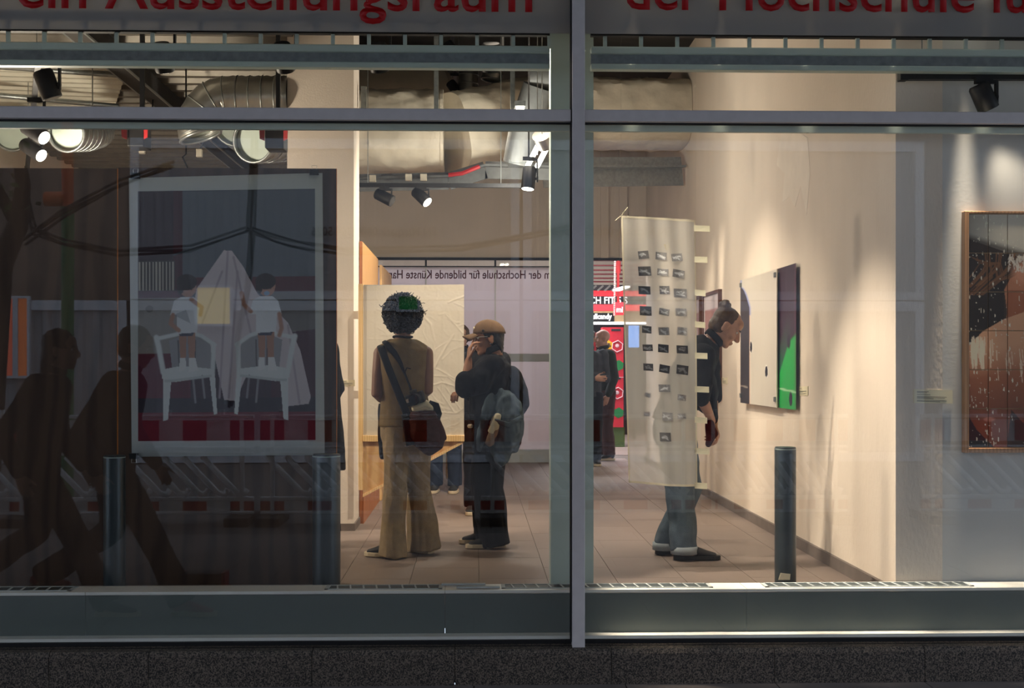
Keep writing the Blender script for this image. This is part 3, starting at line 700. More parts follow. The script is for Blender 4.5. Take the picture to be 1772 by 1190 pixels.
# white corrugated sheet and rods in the left bay
t = thing('ceiling_sheet', P(100, 160, 11), 'large white corrugated sheet hanging in the left bay', 'ceiling sheet')
c0, c1, c2, c3 = P(-140, 100, 10.2), P(222, 112, 10.2), P(178, 245, 13.3), P(-150, 238, 13.3)
nb = 40
g = MB().grid(c0, c1, c2, c3, 1, nb * 2, lambda u, v: .02 * (1 if int(v * nb * 2) % 4 < 2 else -1)); g.build('sheet', M['white_sheet'], t, False, 0, .006)
for ya, yb in ((116, 131), (162, 184)):
    MB().cyl(P(-140, ya - 10, 10.4), P(222 if ya < 140 else 205, yb, 10.4 if ya < 140 else 11.0), .022, n=10).build('support_tube', M['galv'], t, True)
# dark equipment boxes with red side flaps hung under the transom
for px, py, wd, hh, lab in ((241, 236, 42, 34, 'black hanging projector box with red side flaps, left one'), (478, 238, 40, 36, 'black hanging projector box with red side flaps, right one')):
    Y = 9.0; t = thing('projector_box', P(px, py, Y), lab, 'projector', 'projector boxes')
    a, b = P(px - wd / 2, py + hh / 2, Y), P(px + wd / 2, py - hh / 2 - 8, Y + .2); MB().box((a.x, Y, a.z), (b.x, Y + .2, b.z)).build('body', M['blackm'], t, False, .008)
    for s in (-1, 1):
        x = a.x if s < 0 else b.x; MB().prism([(x, Y - .01, b.z - .03), (x + s * .035, Y - .03, b.z - .03), (x + s * .03, Y - .03, a.z + .06), (x, Y - .01, a.z + .05)], (0, .014, 0)).build('side_flap', M['red'], t)
    MB().bar((a.x + .08, Y + .1, b.z), (a.x + .08, Y + .1, 3.79), .03, .03).build('bracket', M['black'], t)

# ================================================================== raw boards and the poster facing the street
YBD = 7.3
def pl_board(pa, pb_, lab, top=2.37):
    xa, xb = P(pa, 600, YBD).x, P(pb_, 600, YBD).x
    t = thing('wooden_board', ((xa + xb) / 2, YBD, 0), lab, 'board', 'boards behind the window')
    MB().box((xa, YBD, 0), (xb, YBD + .022, top)).build('plank_sheet', M['board'], t, False, .002)
    MB().box((xa + .05, YBD + .022, .1), (xa + .12, YBD + .09, top - .1)).build('batten', M['pine'], t); MB().box((xb - .12, YBD + .022, .1), (xb - .05, YBD + .09, top - .1)).build('batten', M['pine'], t)
    MB().box((xb - .0, YBD - .0, 0), (xb + .002, YBD + .022, top)).build('seam_light', M['edge'], t)  # orange strip painted for light through the board seam
    return t
pl_board(-330, 202.5, 'dark raw board behind the window at the far left'); pl_board(204.5, 582, 'dark raw board behind the window carrying the kids poster', zy(293, YBD))
YP = YBD - .012
po = thing('poster', P(392, 545, YP), 'large poster of two toddlers standing on white plastic chairs', 'poster')
MB().grid(P(223, 308, YP), P(558, 299, YP), P(562, 787, YP), P(228, 790, YP), 10, 14, lambda u, v: .0008 * math.sin(u * 5) * math.sin(v * 3)).build('paper_sheet', M['paper'], po, True, 0, .001)
cv = Canvas(238, 328, 548, 765, 310, 437, (92, 98, 104))
cv.rect(238, 320, 316, 512, (58, 42, 48)); cv.rect(300, 320, 316, 500, (74, 34, 42)); cv.rect(316, 320, 550, 330, (80, 86, 92))
cv.rect(238, 450, 303, 503, (70, 66, 66))
for k in range(11): cv.rect(240 + k * 5.8, 452, 242.4 + k * 5.8, 502, (190, 184, 170))
cv.rect(238, 503, 316, 515, (84, 26, 40)); cv.rect(316, 480, 550, 506, (88, 40, 46)); cv.rect(316, 330, 550, 480, (96, 104, 112))
cv.rect(238, 515, 550, 612, (146, 142, 138)); cv.rect(460, 506, 550, 575, (110, 106, 104)); cv.poly([(470, 580), (550, 572), (550, 770), (470, 770)], (78, 50, 62))
cv.rect(238, 612, 330, 770, (98, 40, 58)); cv.rect(330, 640, 470, 770, (70, 56, 68)); cv.rect(238, 690, 550, 715, (56, 50, 62)); cv.rect(238, 715, 550, 770, (112, 34, 52))
cv.ell(258, 534, 7, 6, (110, 104, 100))
cv.line([(440, 300), (436, 400), (438, 470), (420, 560), (386, 640), (390, 700)], 3, (70, 74, 80)); cv.line([(300, 440), (400, 410), (440, 395), (550, 430)], 2, (70, 76, 84)); cv.line([(430, 395), (480, 420), (550, 440)], 2, (72, 78, 86))
# sheet-draped tripod
cv.poly([(388, 433), (402, 434), (422, 462), (446, 508), (500, 560), (522, 610), (540, 690), (536, 702), (500, 706), (480, 640), (450, 600), (408, 696), (388, 694), (372, 620), (330, 560), (340, 500)], (206, 196, 200))
for a, b in (((395, 436), (380, 690)), ((405, 445), (440, 600)), ((412, 470), (396, 690)), ((500, 565), (520, 700)), ((385, 470), (350, 560))): cv.line([a, b], 2.5, (170, 158, 166), .8)
def chair(o, flip):
    f = lambda x: o + (x if not flip else -x)
    w_ = (216, 222, 222); pl = lambda pts, c=w_, al=1: cv.poly([(f(x), y) for x, y in pts], c, al)
    pl([(-12, 590), (26, 574), (60, 590), (62, 640), (-6, 644)], (150, 150, 154))
    for k in range(4): cv.line([(f(4 + k * 10), 590), (f(6 + k * 9), 640)], 1.6, (96, 92, 98))
    cv.line([(f(-34), 584), (f(-30), 600), (f(-22), 645)], 6, w_); cv.line([(f(66), 598), (f(64), 650)], 5, w_)
    cv.line([(f(-32), 586), (f(-4), 580), (f(20), 574), (f(45), 582), (f(68), 598)], 4.5, w_)
    pl([(-24, 640), (10, 634), (66, 640), (68, 652), (0, 662), (-24, 656)])
    pl([(-22, 650), (-8, 658), (-14, 728), (-22, 730)]); pl([(58, 648), (68, 648), (72, 718), (66, 720)]); cv.line([(f(30), 656), (f(34), 698)], 2.5, (140, 138, 144)); cv.line([(f(46), 652), (f(50), 690)], 2.5, (140, 138, 144))
    cv.line([(f(-18), 660), (f(-6), 660), (f(60), 652)], 3, (190, 196, 198))
chair(304, False); chair(478, True)
def kid(o, arm):
    f = lambda x: o + x
    P_ = lambda pts, c: cv.poly([(f(x), y) for x, y in pts], c)
    sk_ = (176, 132, 112)
    P_([(-12, 575), (2, 575), (0, 625), (-9, 625)], sk_); P_([(3, 575), (17, 575), (16, 625), (6, 625)], sk_)
    P_([(-10, 620), (0, 620), (1, 640), (-12, 645)], (226, 228, 228)); P_([(6, 620), (17, 620), (22, 643), (6, 645)], (226, 228, 228))
    P_([(-14, 568), (18, 568), (12, 582), (-10, 582)], (62, 66, 84))
    P_([(-20, 520), (-8, 514), (14, 514), (24, 522), (30, 545), (22, 548), (20, 576), (-15, 578), (-15, 545), (-27, 545)], (222, 226, 230))
    cv.ell(f(4), 497, 15, 17, sk_); cv.ell(f(2), 488, 18, 14, (44, 32, 28)); cv.ell(f(-9), 497, 6, 12, (44, 32, 28)); cv.ell(f(-1), 500, 2, 1.5, (50, 36, 32)); cv.ell(f(10), 500, 2, 1.5, (50, 36, 32))
    for pts in arm: cv.line([(f(x), y) for x, y in pts], 5, sk_)
kid(321, [[(-22, 545), (-26, 560), (-12, 572)], [(26, 545), (28, 532), (10, 518)]]); cv.poly([(300, 545), (330, 560), (322, 536)], (120, 124, 136), .5)
kid(459, [[(-24, 540), (-36, 528), (-40, 508)], [(26, 545), (30, 570), (26, 582)]]); cv.ell(463, 509, 5, 4, (120, 150, 180))
cv.grain(.06); cv.a *= .82
cv.obj('photo_print', M['print'], po, P(238.5, 331, YP - .0025), P(545, 326.5, YP - .0025), P(546, 761, YP - .0025), P(239, 763, YP - .0025))
for px, py, s in ((235, 303, 1), (544, 297, 1), (232, 790, -1)):
    p = P(px, py, YP); c = MB().prism([(p.x - .022, YP - .014, p.z + .012 * s), (p.x + .022, YP - .014, p.z + .012 * s), (p.x + .026, YP - .014, p.z - .02 * s), (p.x - .026, YP - .014, p.z - .02 * s)], (0, .022, 0)).build('binder_clip', M['black'], po)
    MB().loft([p + V((-.012, -.004, .012 * s)), p + V((-.014, -.004, .034 * s)), p + V((.014, -.004, .034 * s)), p + V((.012, -.004, .012 * s))], .0016, 6).build('clip_handle', M['metal_light'], c)

# label cards
def card(c0, c1, c2, c3, off, label):
    o = V(off); t = thing('label_card', (V(c0) + V(c2)) / 2, label, 'label', 'wall label cards')
    MB().prism([c0, c1, c2, c3], o).build('card', M['label'], t)
    c0, c1, c2, c3 = map(V, (c0, c1, c2, c3)); g = MB()
    for v, ue in ((.15, .35), (.22, .3), (.36, .4), (.5, .9), (.57, .85), (.64, .5), (.78, .9), (.85, .7)):
        a = c0 + (c3 - c0) * v + (c1 - c0) * .08; b = c0 + (c3 - c0) * v + (c1 - c0) * (.08 + ue * .85); dn = (c3 - c0) * .03
        g.prism([a + o * 1.1, b + o * 1.1, b + dn + o * 1.1, a + dn + o * 1.1], o * .2)
    g.build('print_lines', M['ink'], t); return t
card(P(1581, 673, FWY), P(1648, 675, FWY), P(1648, 698, FWY), P(1581, 697, FWY), (0, -.004, 0), 'wide label card on the grey wall left of the tiled picture')
card(P(592, 657, pf), P(614, 657, pf), P(614, 668, pf), P(592, 668, pf), (0, -.004, 0), 'small label card on the pillar beside the dark board')
card(PX(1383, 669, WX), PX(1399, 668, WX), PX(1399, 684, WX), PX(1383, 684, WX), (-.004, 0, 0), 'label card on the right wall beside the green panel')
card(PX(1250, 653, WX), PX(1259, 653, WX), PX(1259, 664, WX), PX(1250, 664, WX), (-.004, 0, 0), 'label card on the right wall behind the bending man')

# ================================================================== timber stand with the embossed sheet
YA = 9.55
t = thing('plywood_panel', G(628, 905), 'tall plywood board standing against the pillar', 'board', 'plywood boards behind the pillar')
xa = pxr + .005
ya0, ya1 = 10.08, 11.75
MB().box((xa, ya0, .0), (xa + .022, ya1, 2.23)).build('panel_sheet', M['ply'], t, False, .002); MB().box((xa - .001, ya0 - .003, 0), (xa + .023, ya0, 2.23)).build('cut_edge', M['ply_red'], t)
MB().box((xa + .022, ya0 + .0, 0), (xa + .034, ya1, .42)).build('kick_board', M['ply_red'], t)
t = thing('plywood_panel', (xa, 12.4, 0), 'lower plywood board further back, behind the tall one', 'board', 'plywood boards behind the pillar')
MB().box((xa + .03, 11.8, 0), (xa + .052, 13.2, 2.18)).build('panel_sheet', M['ply'], t, False, .002)
ar = thing('embossed_picture', P(712, 630, YA), 'pale embossed hand drawing in a light timber stand', 'artwork')
cv = Canvas(628, 492, 803, 755, 140, 210, (206, 196, 180))
hm = np.zeros_like(cv.X)
for pts, w_, h_ in (([(728, 502 + 40), (745, 560), (752, 590), (750, 615)], 3, .9), ([(785, 580), (772, 600), (760, 622), (752, 636)], 3, .9), ([(803, 513), (790, 517), (776, 523)], 2.2, .8), ([(772, 545), (788, 562), (800, 576)], 2, .7),
                    ([(803, 590), (780, 588), (760, 600), (745, 612)], 2, .6), ([(800, 600), (782, 606), (766, 622)], 2, .5), ([(736, 632), (760, 640), (785, 655)], 2, .6), ([(746, 650), (775, 652), (790, 664)], 2, .6),
                    ([(730, 690), (745, 668), (765, 662), (785, 668), (800, 690), (803, 710)], 2, .9), ([(730, 690), (736, 706), (760, 714), (790, 716), (800, 708)], 2, .9), ([(745, 680), (770, 714)], 1.6, .8), ([(758, 672), (786, 714)], 1.6, .8), ([(772, 672), (796, 708)], 1.6, .8), ([(750, 690), (766, 700)], 1.6, .6),
                    ([(630, 585), (660, 586), (690, 588)], 1.5, .4), ([(634, 640), (650, 660), (655, 690)], 2, .4), ([(640, 720), (660, 735), (690, 745)], 2, .4), ([(700, 560), (725, 530), (745, 515)], 1.6, .5)):
    hm = np.maximum(hm, cv.mline(pts, w_ * .75) * h_)
for k in range(70):
    x_, y_ = 650 + rng.random() * 150, 520 + rng.random() * 225; q_ = rng.random() * 6.28; pts = []
    for i in range(5): pts.append((x_, y_)); x_ += math.cos(q_) * 6; y_ += math.sin(q_) * 6; q_ += rng.normal() * .35
    hm = np.maximum(hm, cv.mline(pts, 1.3) * (.2 + .4 * rng.random()))
nzg = np.array([[mnoise.noise(V((x * .05, y * .05, 3))) * .6 + mnoise.noise(V((x * .25, y * .25, 9))) * .35 for x in cv.X[0]] for y in cv.Y[:, 0]])
hh = hm * .0022 + nzg * .0016 * (cv.X > 640)
cv.grain(.03)
o = cv.obj('embossed_sheet', M['print'], ar, P(628, 494, YA), P(803, 492, YA), P(803, 754, YA), P(628, 754, YA))
co = np.empty(len(o.data.vertices) * 3); o.data.vertices.foreach_get('co', co); co = co.reshape(-1, 3); co[:, 1] -= hh.ravel(); o.data.vertices.foreach_set('co', co.ravel()); o.data.polygons.foreach_set('use_smooth', [True] * len(o.data.polygons)); o.data.update()
def pbox(mb, xa, ya, xb, yb, Y0, Y1): a, b = P(xa, yb, Y0), P(xb, ya, Y0); return mb.box((a.x, Y0, a.z), (b.x, Y1, b.z))
pbox(MB(), 629, 493, 802.5, 754, YA + .008, YA + .02).build('backing_board', M['paper'], ar)
pbox(MB(), 620, 491, 628, 848, YA - .012, YA + .035).build('frame_post', M['pine'], ar, False, .002)
for z_ in (1.0, 1.6): MB().box((pxr - .001, 9.62, z_), (P(626, 600, YA).x, 9.66, z_ + .06)).box((P(621, 600, YA).x, 9.58, z_), (P(626, 600, YA).x, 9.66, z_ + .06)).build('wall_bracket', M['wall'], ar)
pbox(MB(), 628, 753, 803.5, 764, YA - .02, YA + .035).build('frame_rail', M['pine'], ar, False, .002)
pts = [P(x, y, YA) for x, y in ((628, 764), (803, 764), (801, 767), (745, 794), (667, 836), (628, 860))]
MB().prism(pts, (0, .022, 0)).build('support_bracket', M['ply'], ar, False, .001)
MB().prism([pts[2] + V((0, -.012, .0)), pts[5] + V((0, -.012, 0)), pts[5] + V((0, -.012, .02)), pts[2] + V((0, -.012, .02))], (0, .014, 0)).build('bracket_edge', M['pine'], ar)

# ================================================================== right wall: sheets, frames
XA = WX - .04
aw = thing('acrylic_artwork', PX(1330, 590, XA), 'white and black abstract print on an acrylic sheet with a green panel', 'artwork')
cv = Canvas(0, 0, 100, 100, 110, 110, (214, 206, 192))
dn = lambda yy: 24 - 0 * yy
edge = np.where(cv.Y < 24, 0 + (np.clip((cv.Y - 6) / 18, 0, 1)) ** .55 * 27, 27.0)
cv.mix(np.clip((edge + 6 - cv.X) / 6, 0, 1) * (cv.Y < 30), (60, 110, 210), .8); cv.mix(np.clip((edge + 3 - cv.X) / 3, 0, 1) * (cv.Y >= 30), (224, 150, 110), .6)
cv.mix((cv.X < edge), (40, 36, 38))
cv.mix(np.clip((cv.X - 60) / 60, 0, 1), (186, 176, 166), .6); cv.line([(0, 86), (22, 87)], .8, (150, 140, 130))
for cx, cy in ((32, 55), (74, 74)): cv.ell(cx, cy, 4.5, 4.6, (248, 244, 236)); cv.ell(cx, cy, 3.6, 4.2, (16, 14, 22))
YL, YM, YR = PX(1283, 600, XA).y, PX(1346, 600, XA).y, PX(1374.5, 600, XA).y
zt, zbm = 1.945, .945
cv.obj('acrylic_print', M['gloss_print'], aw, (XA - .008, YL, zt), (XA - .008, YM, zt), (XA - .008, YM, zbm), (XA - .008, YL, zbm))
MB().box((XA - .007, YM, zbm), (XA - .001, YL, zt)).build('acrylic_sheet', M['label'], aw)
cv = Canvas(0, 0, 100, 100, 70, 110, (52, 30, 46))
b_ = 50 + (cv.X - 75) * -.12 + 9 * np.exp(-((cv.X - 0) / 40) ** 2) + np.where(cv.X < 70, (70 - cv.X) * .12, 0)
cv.mix(np.clip((cv.Y - b_ + 22) / 26, 0, 1) * np.clip((75 - cv.X) / 75, 0, 1), (30, 120, 80), .9); cv.mix(np.clip((cv.Y - b_) / 3, 0, 1), (28, 168, 74))
cv.mix((cv.X > 92), (120, 60, 90), .3); cv.line([(0, 86), (100, 88)], .8, (170, 220, 170))
for cx, cy in ((62, 53), (72, 93)): cv.ell(cx, cy, 9, 5, (30, 20, 40))
cv.obj('green_print', M['gloss_print'], aw, (XA + .012, YM + .05, zt + .005), (XA + .012, YR, zt + .005), (XA + .012, YR, zbm), (XA + .012, YM + .05, zbm))
MB().box((XA + .013, YR, zbm), (XA + .02, YM + .08, zt + .005)).build('green_sheet', M['clear'], aw)
for y_, z_ in ((YL - .02, zt - .04), (YM + .05, zt - .04), (YL - .02, zbm + .06), (YM + .05, zbm + .06)):
    MB().box((XA - .02, y_ - .03, z_ - .018), (WX - .001, y_ + .01, z_ + .018)).build('wall_clamp', M['galv'], aw, False, .003)
def wall_frame(pa, pb_, zt, zb_, lab):
    y1, y0 = PX(pa, 600, WX - .03).y, PX(pb_, 600, WX - .03).y
    t = thing('picture_frame', (WX - .015, (y0 + y1) / 2, zb_), lab, 'picture', 'framed prints on the right wall'); x0, x1 = WX - .035, WX - .001; w_ = .03
    for lo, hi in (((x0, y0, zb_), (x1, y0 + w_, zt)), ((x0, y1 - w_, zb_), (x1, y1, zt)), ((x0, y0 + w_, zb_), (x1, y1 - w_, zb_ + w_)), ((x0, y0 + w_, zt - w_), (x1, y1 - w_, zt))): MB().box(lo, hi).build('frame_bar', M['frame_brown'], t)
    cv = Canvas(0, 0, 100, 100, 50, 60, (206, 196, 200)); cv.rect(8, 14, 92, 100, (168, 120, 116)); cv.poly([(8, 60), (50, 30), (92, 50), (92, 100), (8, 100)], (140, 84, 84)); cv.rect(60, 45, 70, 70, (236, 226, 226)); cv.poly([(55, 45), (66, 25), (76, 45)], (206, 196, 206)); cv.grain(.1)
    x = x0 + .012; cv.obj('print_sheet', M['gloss_print'], t, (x, y1 - w_, zt - w_), (x, y0 + w_, zt - w_), (x, y0 + w_, zb_ + w_), (x, y1 - w_, zb_ + w_)); return t
wall_frame(1216, 1244, 1.935, .95, 'brown framed reddish print behind the bending man, nearer one'); wall_frame(1195.5, 1211, 1.93, .95, 'brown framed reddish print half hidden by the banner, farther one')

# ================================================================== tiled picture on the front wall
YT = FWY - .03
tp = thing('tiled_picture', P(1720, 575, FWY), 'oak framed picture of a bare shoulder and hair printed on tiles', 'artwork')
nc, nr = 6, 6
fx0, fx1, fz1, fz0 = P(1668, 365, YT).x, P(1677 + 33.4 * nc + 9, 365, YT).x, P(1700, 365.5, YT).z, P(1700, 783, YT).z
fw = .024
for lo, hi in (((fx0, YT - .01, fz0), (fx0 + fw, FWY + .003, fz1)), ((fx1 - fw, YT - .01, fz0), (fx1, FWY + .003, fz1)), ((fx0 + fw, YT - .01, fz0), (fx1 - fw, FWY + .003, fz0 + fw)), ((fx0 + fw, YT - .01, fz1 - fw * .5), (fx1 - fw, FWY + .003, fz1))): MB().box(lo, hi).build('frame_bar', M['frame_oak'], tp, False, .002)
ix0, ix1 = P(1677, 500, YT).x, P(1677 + 33.4 * nc, 500, YT).x; iz1, iz0 = fz1 - fw * .5 - .002, fz0 + fw + .003
MB().box((ix0 - .005, YT + .012, iz0 - .005), (ix1 + .005, FWY + .002, iz1 + .005)).build('backing_board', mat('pale joint', (196, 160, 120), .8), tp)
W_, H_ = 34 * nc, 72 * nr
cv = Canvas(1677, 368.5, 1677 + 33.4 * nc, 772.5, W_, H_, (186, 178, 160))
cv.mix(np.clip((1720 - cv.X) / 60, 0, 1) * (cv.Y < 450), (120, 116, 104), .7)
cv.poly([(1660, 405), (1700, 420), (1740, 434), (1790, 455), (1900, 470), (1900, 560), (1660, 560)], (44, 32, 26))
cv.mix(np.clip((cv.Y - 400 - (cv.X - 1677) * .3) / 10, 0, 1) * (cv.Y < 440), (34, 26, 24), .8)
cv.poly([(1660, 500), (1735, 500), (1760, 440), (1660, 430)], (24, 18, 18)); cv.rect(1660, 470, 1738, 590, (16, 14, 16))
for k in range(26):
    a = rng.random(); xx = 1677 + a * 90; cv.line([(xx - 20, 500 - 20 * a), (xx + 4, 470), (xx + 14, 455), (xx + 8 + 20 * a, 436)], 1.1, (120, 78, 46), .7)
    cv.line([(1677 + a * 30, 440 + a * 20), (1702 + a * 30, 452), (1700 + a * 40, 478), (1672 + a * 30, 508)], 1.0, (110, 70, 40), .6)
cv.poly([(1738, 500), (1748, 480), (1800, 450), (1900, 440), (1900, 580), (1744, 545)], (176, 112, 78)); cv.ell(1776, 470, 30, 26, (196, 132, 100), 1, .5)
cv.poly([(1744, 500), (1790, 500), (1786, 520), (1768, 542), (1742, 548)], (150, 84, 52))
cv.poly([(1677, 596), (1700, 572), (1738, 550), (1772, 538), (1790, 510), (1900, 500), (1900, 790), (1660, 790), (1660, 600)], (196, 144, 108))
cv.mix(np.clip((cv.Y - 590 - (1780 - cv.X) * .15) / 50, 0, 1), (140, 72, 40), .85); cv.mix(np.clip((cv.Y - 640) / 70, 0, 1), (92, 42, 26), .8)
cv.ell(1712, 735, 60, 50, (128, 62, 36), .6, .8); cv.poly([(1750, 707), (1775, 735), (1800, 790), (1740, 790)], (30, 18, 16), .85); cv.poly([(1672, 712), (1690, 742), (1722, 775), (1660, 790)], (24, 24, 28)); cv.rect(1750, 730, 1900, 790, (40, 24, 20), .6)
cv.ell(1712, 724, 12, 5, (190, 120, 100), .7, .4)
for k in range(420):
    x = 1677 + rng.random() ** 1.3 * 33.4 * nc; y_ = 368 + rng.random() * 405; cv.ell(x, y_, .35 + rng.random() * .8, .4 + rng.random() ** 3 * 4.5, (226, 214, 190), .85)
for k in range(70):
    x = 1680 + abs(rng.normal()) * 14; y_ = 580 + rng.random() * 25; cv.line([(x, y_), (x + 1, y_ + 14 + rng.random() * 26)], 1.3, (220, 196, 166), .8)
for k in range(50):
    x = 1746 + rng.random() * 30; y_ = 436 + rng.random() * 26; cv.line([(x, y_), (x + rng.normal() * 3, y_ + 8)], 1.2, (210, 196, 176), .8)
for k in range(14):
    x = 1725 + rng.random() * 45; y_ = 600 + rng.random() * 40; cv.line([(x, y_), (x + 2, y_ + 22)], 1.0, (214, 190, 160), .8)
cv.grain(.05); cv.a = np.clip(cv.a * 1.4, 0, .9)  # ink lightened to make up for weak lamp light
tw, thh = (ix1 - ix0) / nc, (iz1 - iz0) / nr
sw, sh = W_ // nc, H_ // nr
for r in range(nr):
    for c in range(nc):
        sub = Canvas(0, 0, 1, 1, sw, sh); sub.a = cv.a[r * sh:(r + 1) * sh, c * sw:(c + 1) * sw]
        g_ = .0022; xa, xb = ix0 + c * tw + g_, ix0 + (c + 1) * tw - g_; za, zb2 = iz1 - r * thh - g_, iz1 - (r + 1) * thh + g_
        o = sub.obj('tile', M['tile_print'], tp, (xa, YT + .003, za), (xb, YT + .003, za), (xb, YT + .003, zb2), (xa, YT + .003, zb2))
        md = o.modifiers.new('solid', 'SOLIDIFY'); md.thickness = .007; md.offset = -1

# ================================================================== hanging cloth banner with little prints
YC = 7.6
bn = thing('cloth_banner', P(1140, 610, YC), 'thin cream cloth banner with rows of small dark prints', 'banner')
cb = [P(1075, 373, YC), P(1203, 381, YC), P(1208, 842, YC), P(1087, 834, YC)]
M['voile'] = cloth_mat('thin cream cloth', (242, 238, 228), .33, .55)
M['hem'] = cloth_mat('cloth hem', (240, 232, 208), .08, .5)
def wave_(u, v): return .010 * math.sin(u * 9 + v * 2) * (.3 + v) + .006 * math.sin(u * 23 - v * 5) + .012 * math.sin(v * 4 + 1) * (u - .5)
def bpos(u, v, off=0.0):
    a = cb[0] * (1 - u) * (1 - v) + cb[1] * u * (1 - v) + cb[2] * u * v + cb[3] * (1 - u) * v
    sag = .02 * math.sin(u * math.pi) * (-.35 if v > .5 else .12) * abs(v - .5) * 2
    return a + V((0, -wave_(u, v) - off, sag))
def bpatch(u0, v0, u1, v1, nu, nv, off):
    vs = [bpos(u0 + (u1 - u0) * i / nu, v0 + (v1 - v0) * j / nv, off) for j in range(nv + 1) for i in range(nu + 1)]
    return vs, [(j * (nu + 1) + i, j * (nu + 1) + i + 1, (j + 1) * (nu + 1) + i + 1, (j + 1) * (nu + 1) + i) for j in range(nv) for i in range(nu)]
MB().add(*bpatch(0, 0, 1, 1, 40, 90, 0)).build('cloth', M['voile'], bn, True)
for e in ((0, 0, .022, 1), (.982, 0, 1, 1), (0, 0, 1, .008), (0, .992, 1, 1)): MB().add(*bpatch(*e, 30 if e[2] - e[0] > .5 else 2, 60 if e[3] - e[1] > .5 else 2, .001)).build('hem', M['hem'], bn, True)
rows = [(437, [(1104, 1122, 95), (1134, 1153, 130), (1161, 1180, 150)]), (464, [(1104, 1126, 80), (1137, 1156, 140), (1163, 1184, 130)]), (496, [(1104, 1125, 60), (1141, 1158, 110), (1165, 1188, 135)]), (532, [(1106, 1127, 100), (1140, 1158, 140), (1168, 1188, 165)]),
        (566, [(1110, 1127, 90), (1139, 1158, 150), (1171, 1189, 175)]), (596, [(1111, 1129, 75), (1138, 1157, 40), (1170, 1191, 50)]), (630, [(1112, 1130, 70), (1140, 1159, 34), (1170, 1192, 40)]), (663, [(1139, 1160, 150)]), (680, [(1114, 1126, 185), (1172, 1188, 150)]), (712, [(1112, 1124, 190), (1145, 1164, 165), (1172, 1188, 180)]), (748, [(1141, 1161, 100)])]
def buv(px, py): return (px - 1075 - (py - 373) * .0185) / 127.0, (py - 377) / 461.0
for ry, cells in rows:
    for xa, xb, g in cells:
        u0, v0 = buv(xa, ry + rng.normal() * 1.0); u1, v1 = buv(xb, ry + (xb - xa) * (.62 + .14 * rng.random()))
        cv = Canvas(0, 0, 10, 7, 20, 15, (g, g - 3, g - 5))
        for k in range(3): cv.line([(1 + rng.random() * 2, 5 - rng.random() * 3), (4 + rng.random() * 2, 2 + rng.random() * 3), (6 + rng.random() * 3, 2 + rng.random() * 4)], .7, (min(235, g + 90),) * 3, .75)
        cv.grain(.6)
        vs, fs = bpatch(u0, v0, u1, v1, 19, 14, .0025); tw_ = rng.normal() * .07
        c_ = sum(vs, V((0, 0, 0))) / len(vs); vs = [c_ + V(((q.x - c_.x) * math.cos(tw_) - (q.z - c_.z) * math.sin(tw_), q.y - c_.y, (q.x - c_.x) * math.sin(tw_) + (q.z - c_.z) * math.cos(tw_))) for q in vs]
        o = MB().add(vs, fs).build('print_patch', M['print'], bn); at = o.data.color_attributes.new('ink', 'FLOAT_COLOR', 'POINT')
        at.data.foreach_set('color', np.concatenate([np.clip(cv.a, 0, 1).reshape(-1, 3), np.ones((300, 1))], 1).ravel().astype(np.float32))
for py, ln in ((386, 24), (440, 19), (497, 15), (552, 14), (606, 18), (664, 21), (717, 18), (771, 22), (832, 18)):
    u, v = buv(1203 + (py - 373) * .011, py); a = bpos(min(u, 1) - .02, min(v, .985), .003); sl = rng.normal() * .1
    ex = ln / F * YC + .012
    MB().prism([a, a + V((ex, -.004, -.004 - .015 * sl)), a + V((ex, -.006, -.04 - .015 * sl)), a + V((0, 0, -.036))], (0, -.0015, 0)).build('tape_tab', M['tape'], bn)
zc_ = ZC
for uu in (0.0, 1.0):
    q = bpos(uu, 0, 0); MB().loft([q, q + V((0, .003, .3)), V((q.x, q.y, zc_))], .0012, 5).build('hanging_thread', M['clear'], bn)
q = bpos(0, 0, 0); MB().loft([q, q + V((.01, 0, .012)), q + V((.022, -.01, .03)), q + V((.04, 0, .05))], .0016, 5).loft([q, q + V((-.02, 0, -.015)), q + V((-.035, .0, -.03))], .0016, 5).build('knot', M['tape'], bn)
q = bpos(.57, .1, .003); MB().prism([q, q + V((.03, 0, .012)), q + V((.034, 0, -.03)), q + V((.012, 0, -.035))], (0, -.001, 0)).build('mended_patch', M['hem'], bn)

# ================================================================== three steel posts close behind the convector
for px, wd, ty, Y, lab in ((1359, 37, 773, 7.0, 'dark grey steel post in front of the lit right wall'), (565, 48, 785, 6.86, 'dark grey steel post in front of the dark board, beside its right edge'), (198, 37, 787, 7.0, 'dark grey steel post at the far left in front of the dark boards')):
    a = P(px, ty, Y); r = wd / 2 / F * Y; t = thing('steel_post', (a.x, Y, 0), lab, 'post', 'steel posts'); z1 = a.z
    MB().loft([(a.x, Y, 0), (a.x, Y, z1 - .012), (a.x, Y, z1 - .004), (a.x, Y, z1)], [r, r, r * .98, r * .93], 32).build('post_tube', M['bollard'], t, 'auto')
    MB().cyl((a.x, Y, z1 - .014), (a.x, Y, z1 - .010), r * 1.008, n=32).build('cap_ring', M['metal_light'] if False else M['column'], t)
    if px == 1359: MB().prism([P(1347, 1003, Y - r - .004), P(1367, 1003, Y - r - .004), P(1368, 993, Y - r - .004), P(1351, 991, Y - r - .004)], (0, .003, 0)).build('tape_scrap', M['tape'], t)
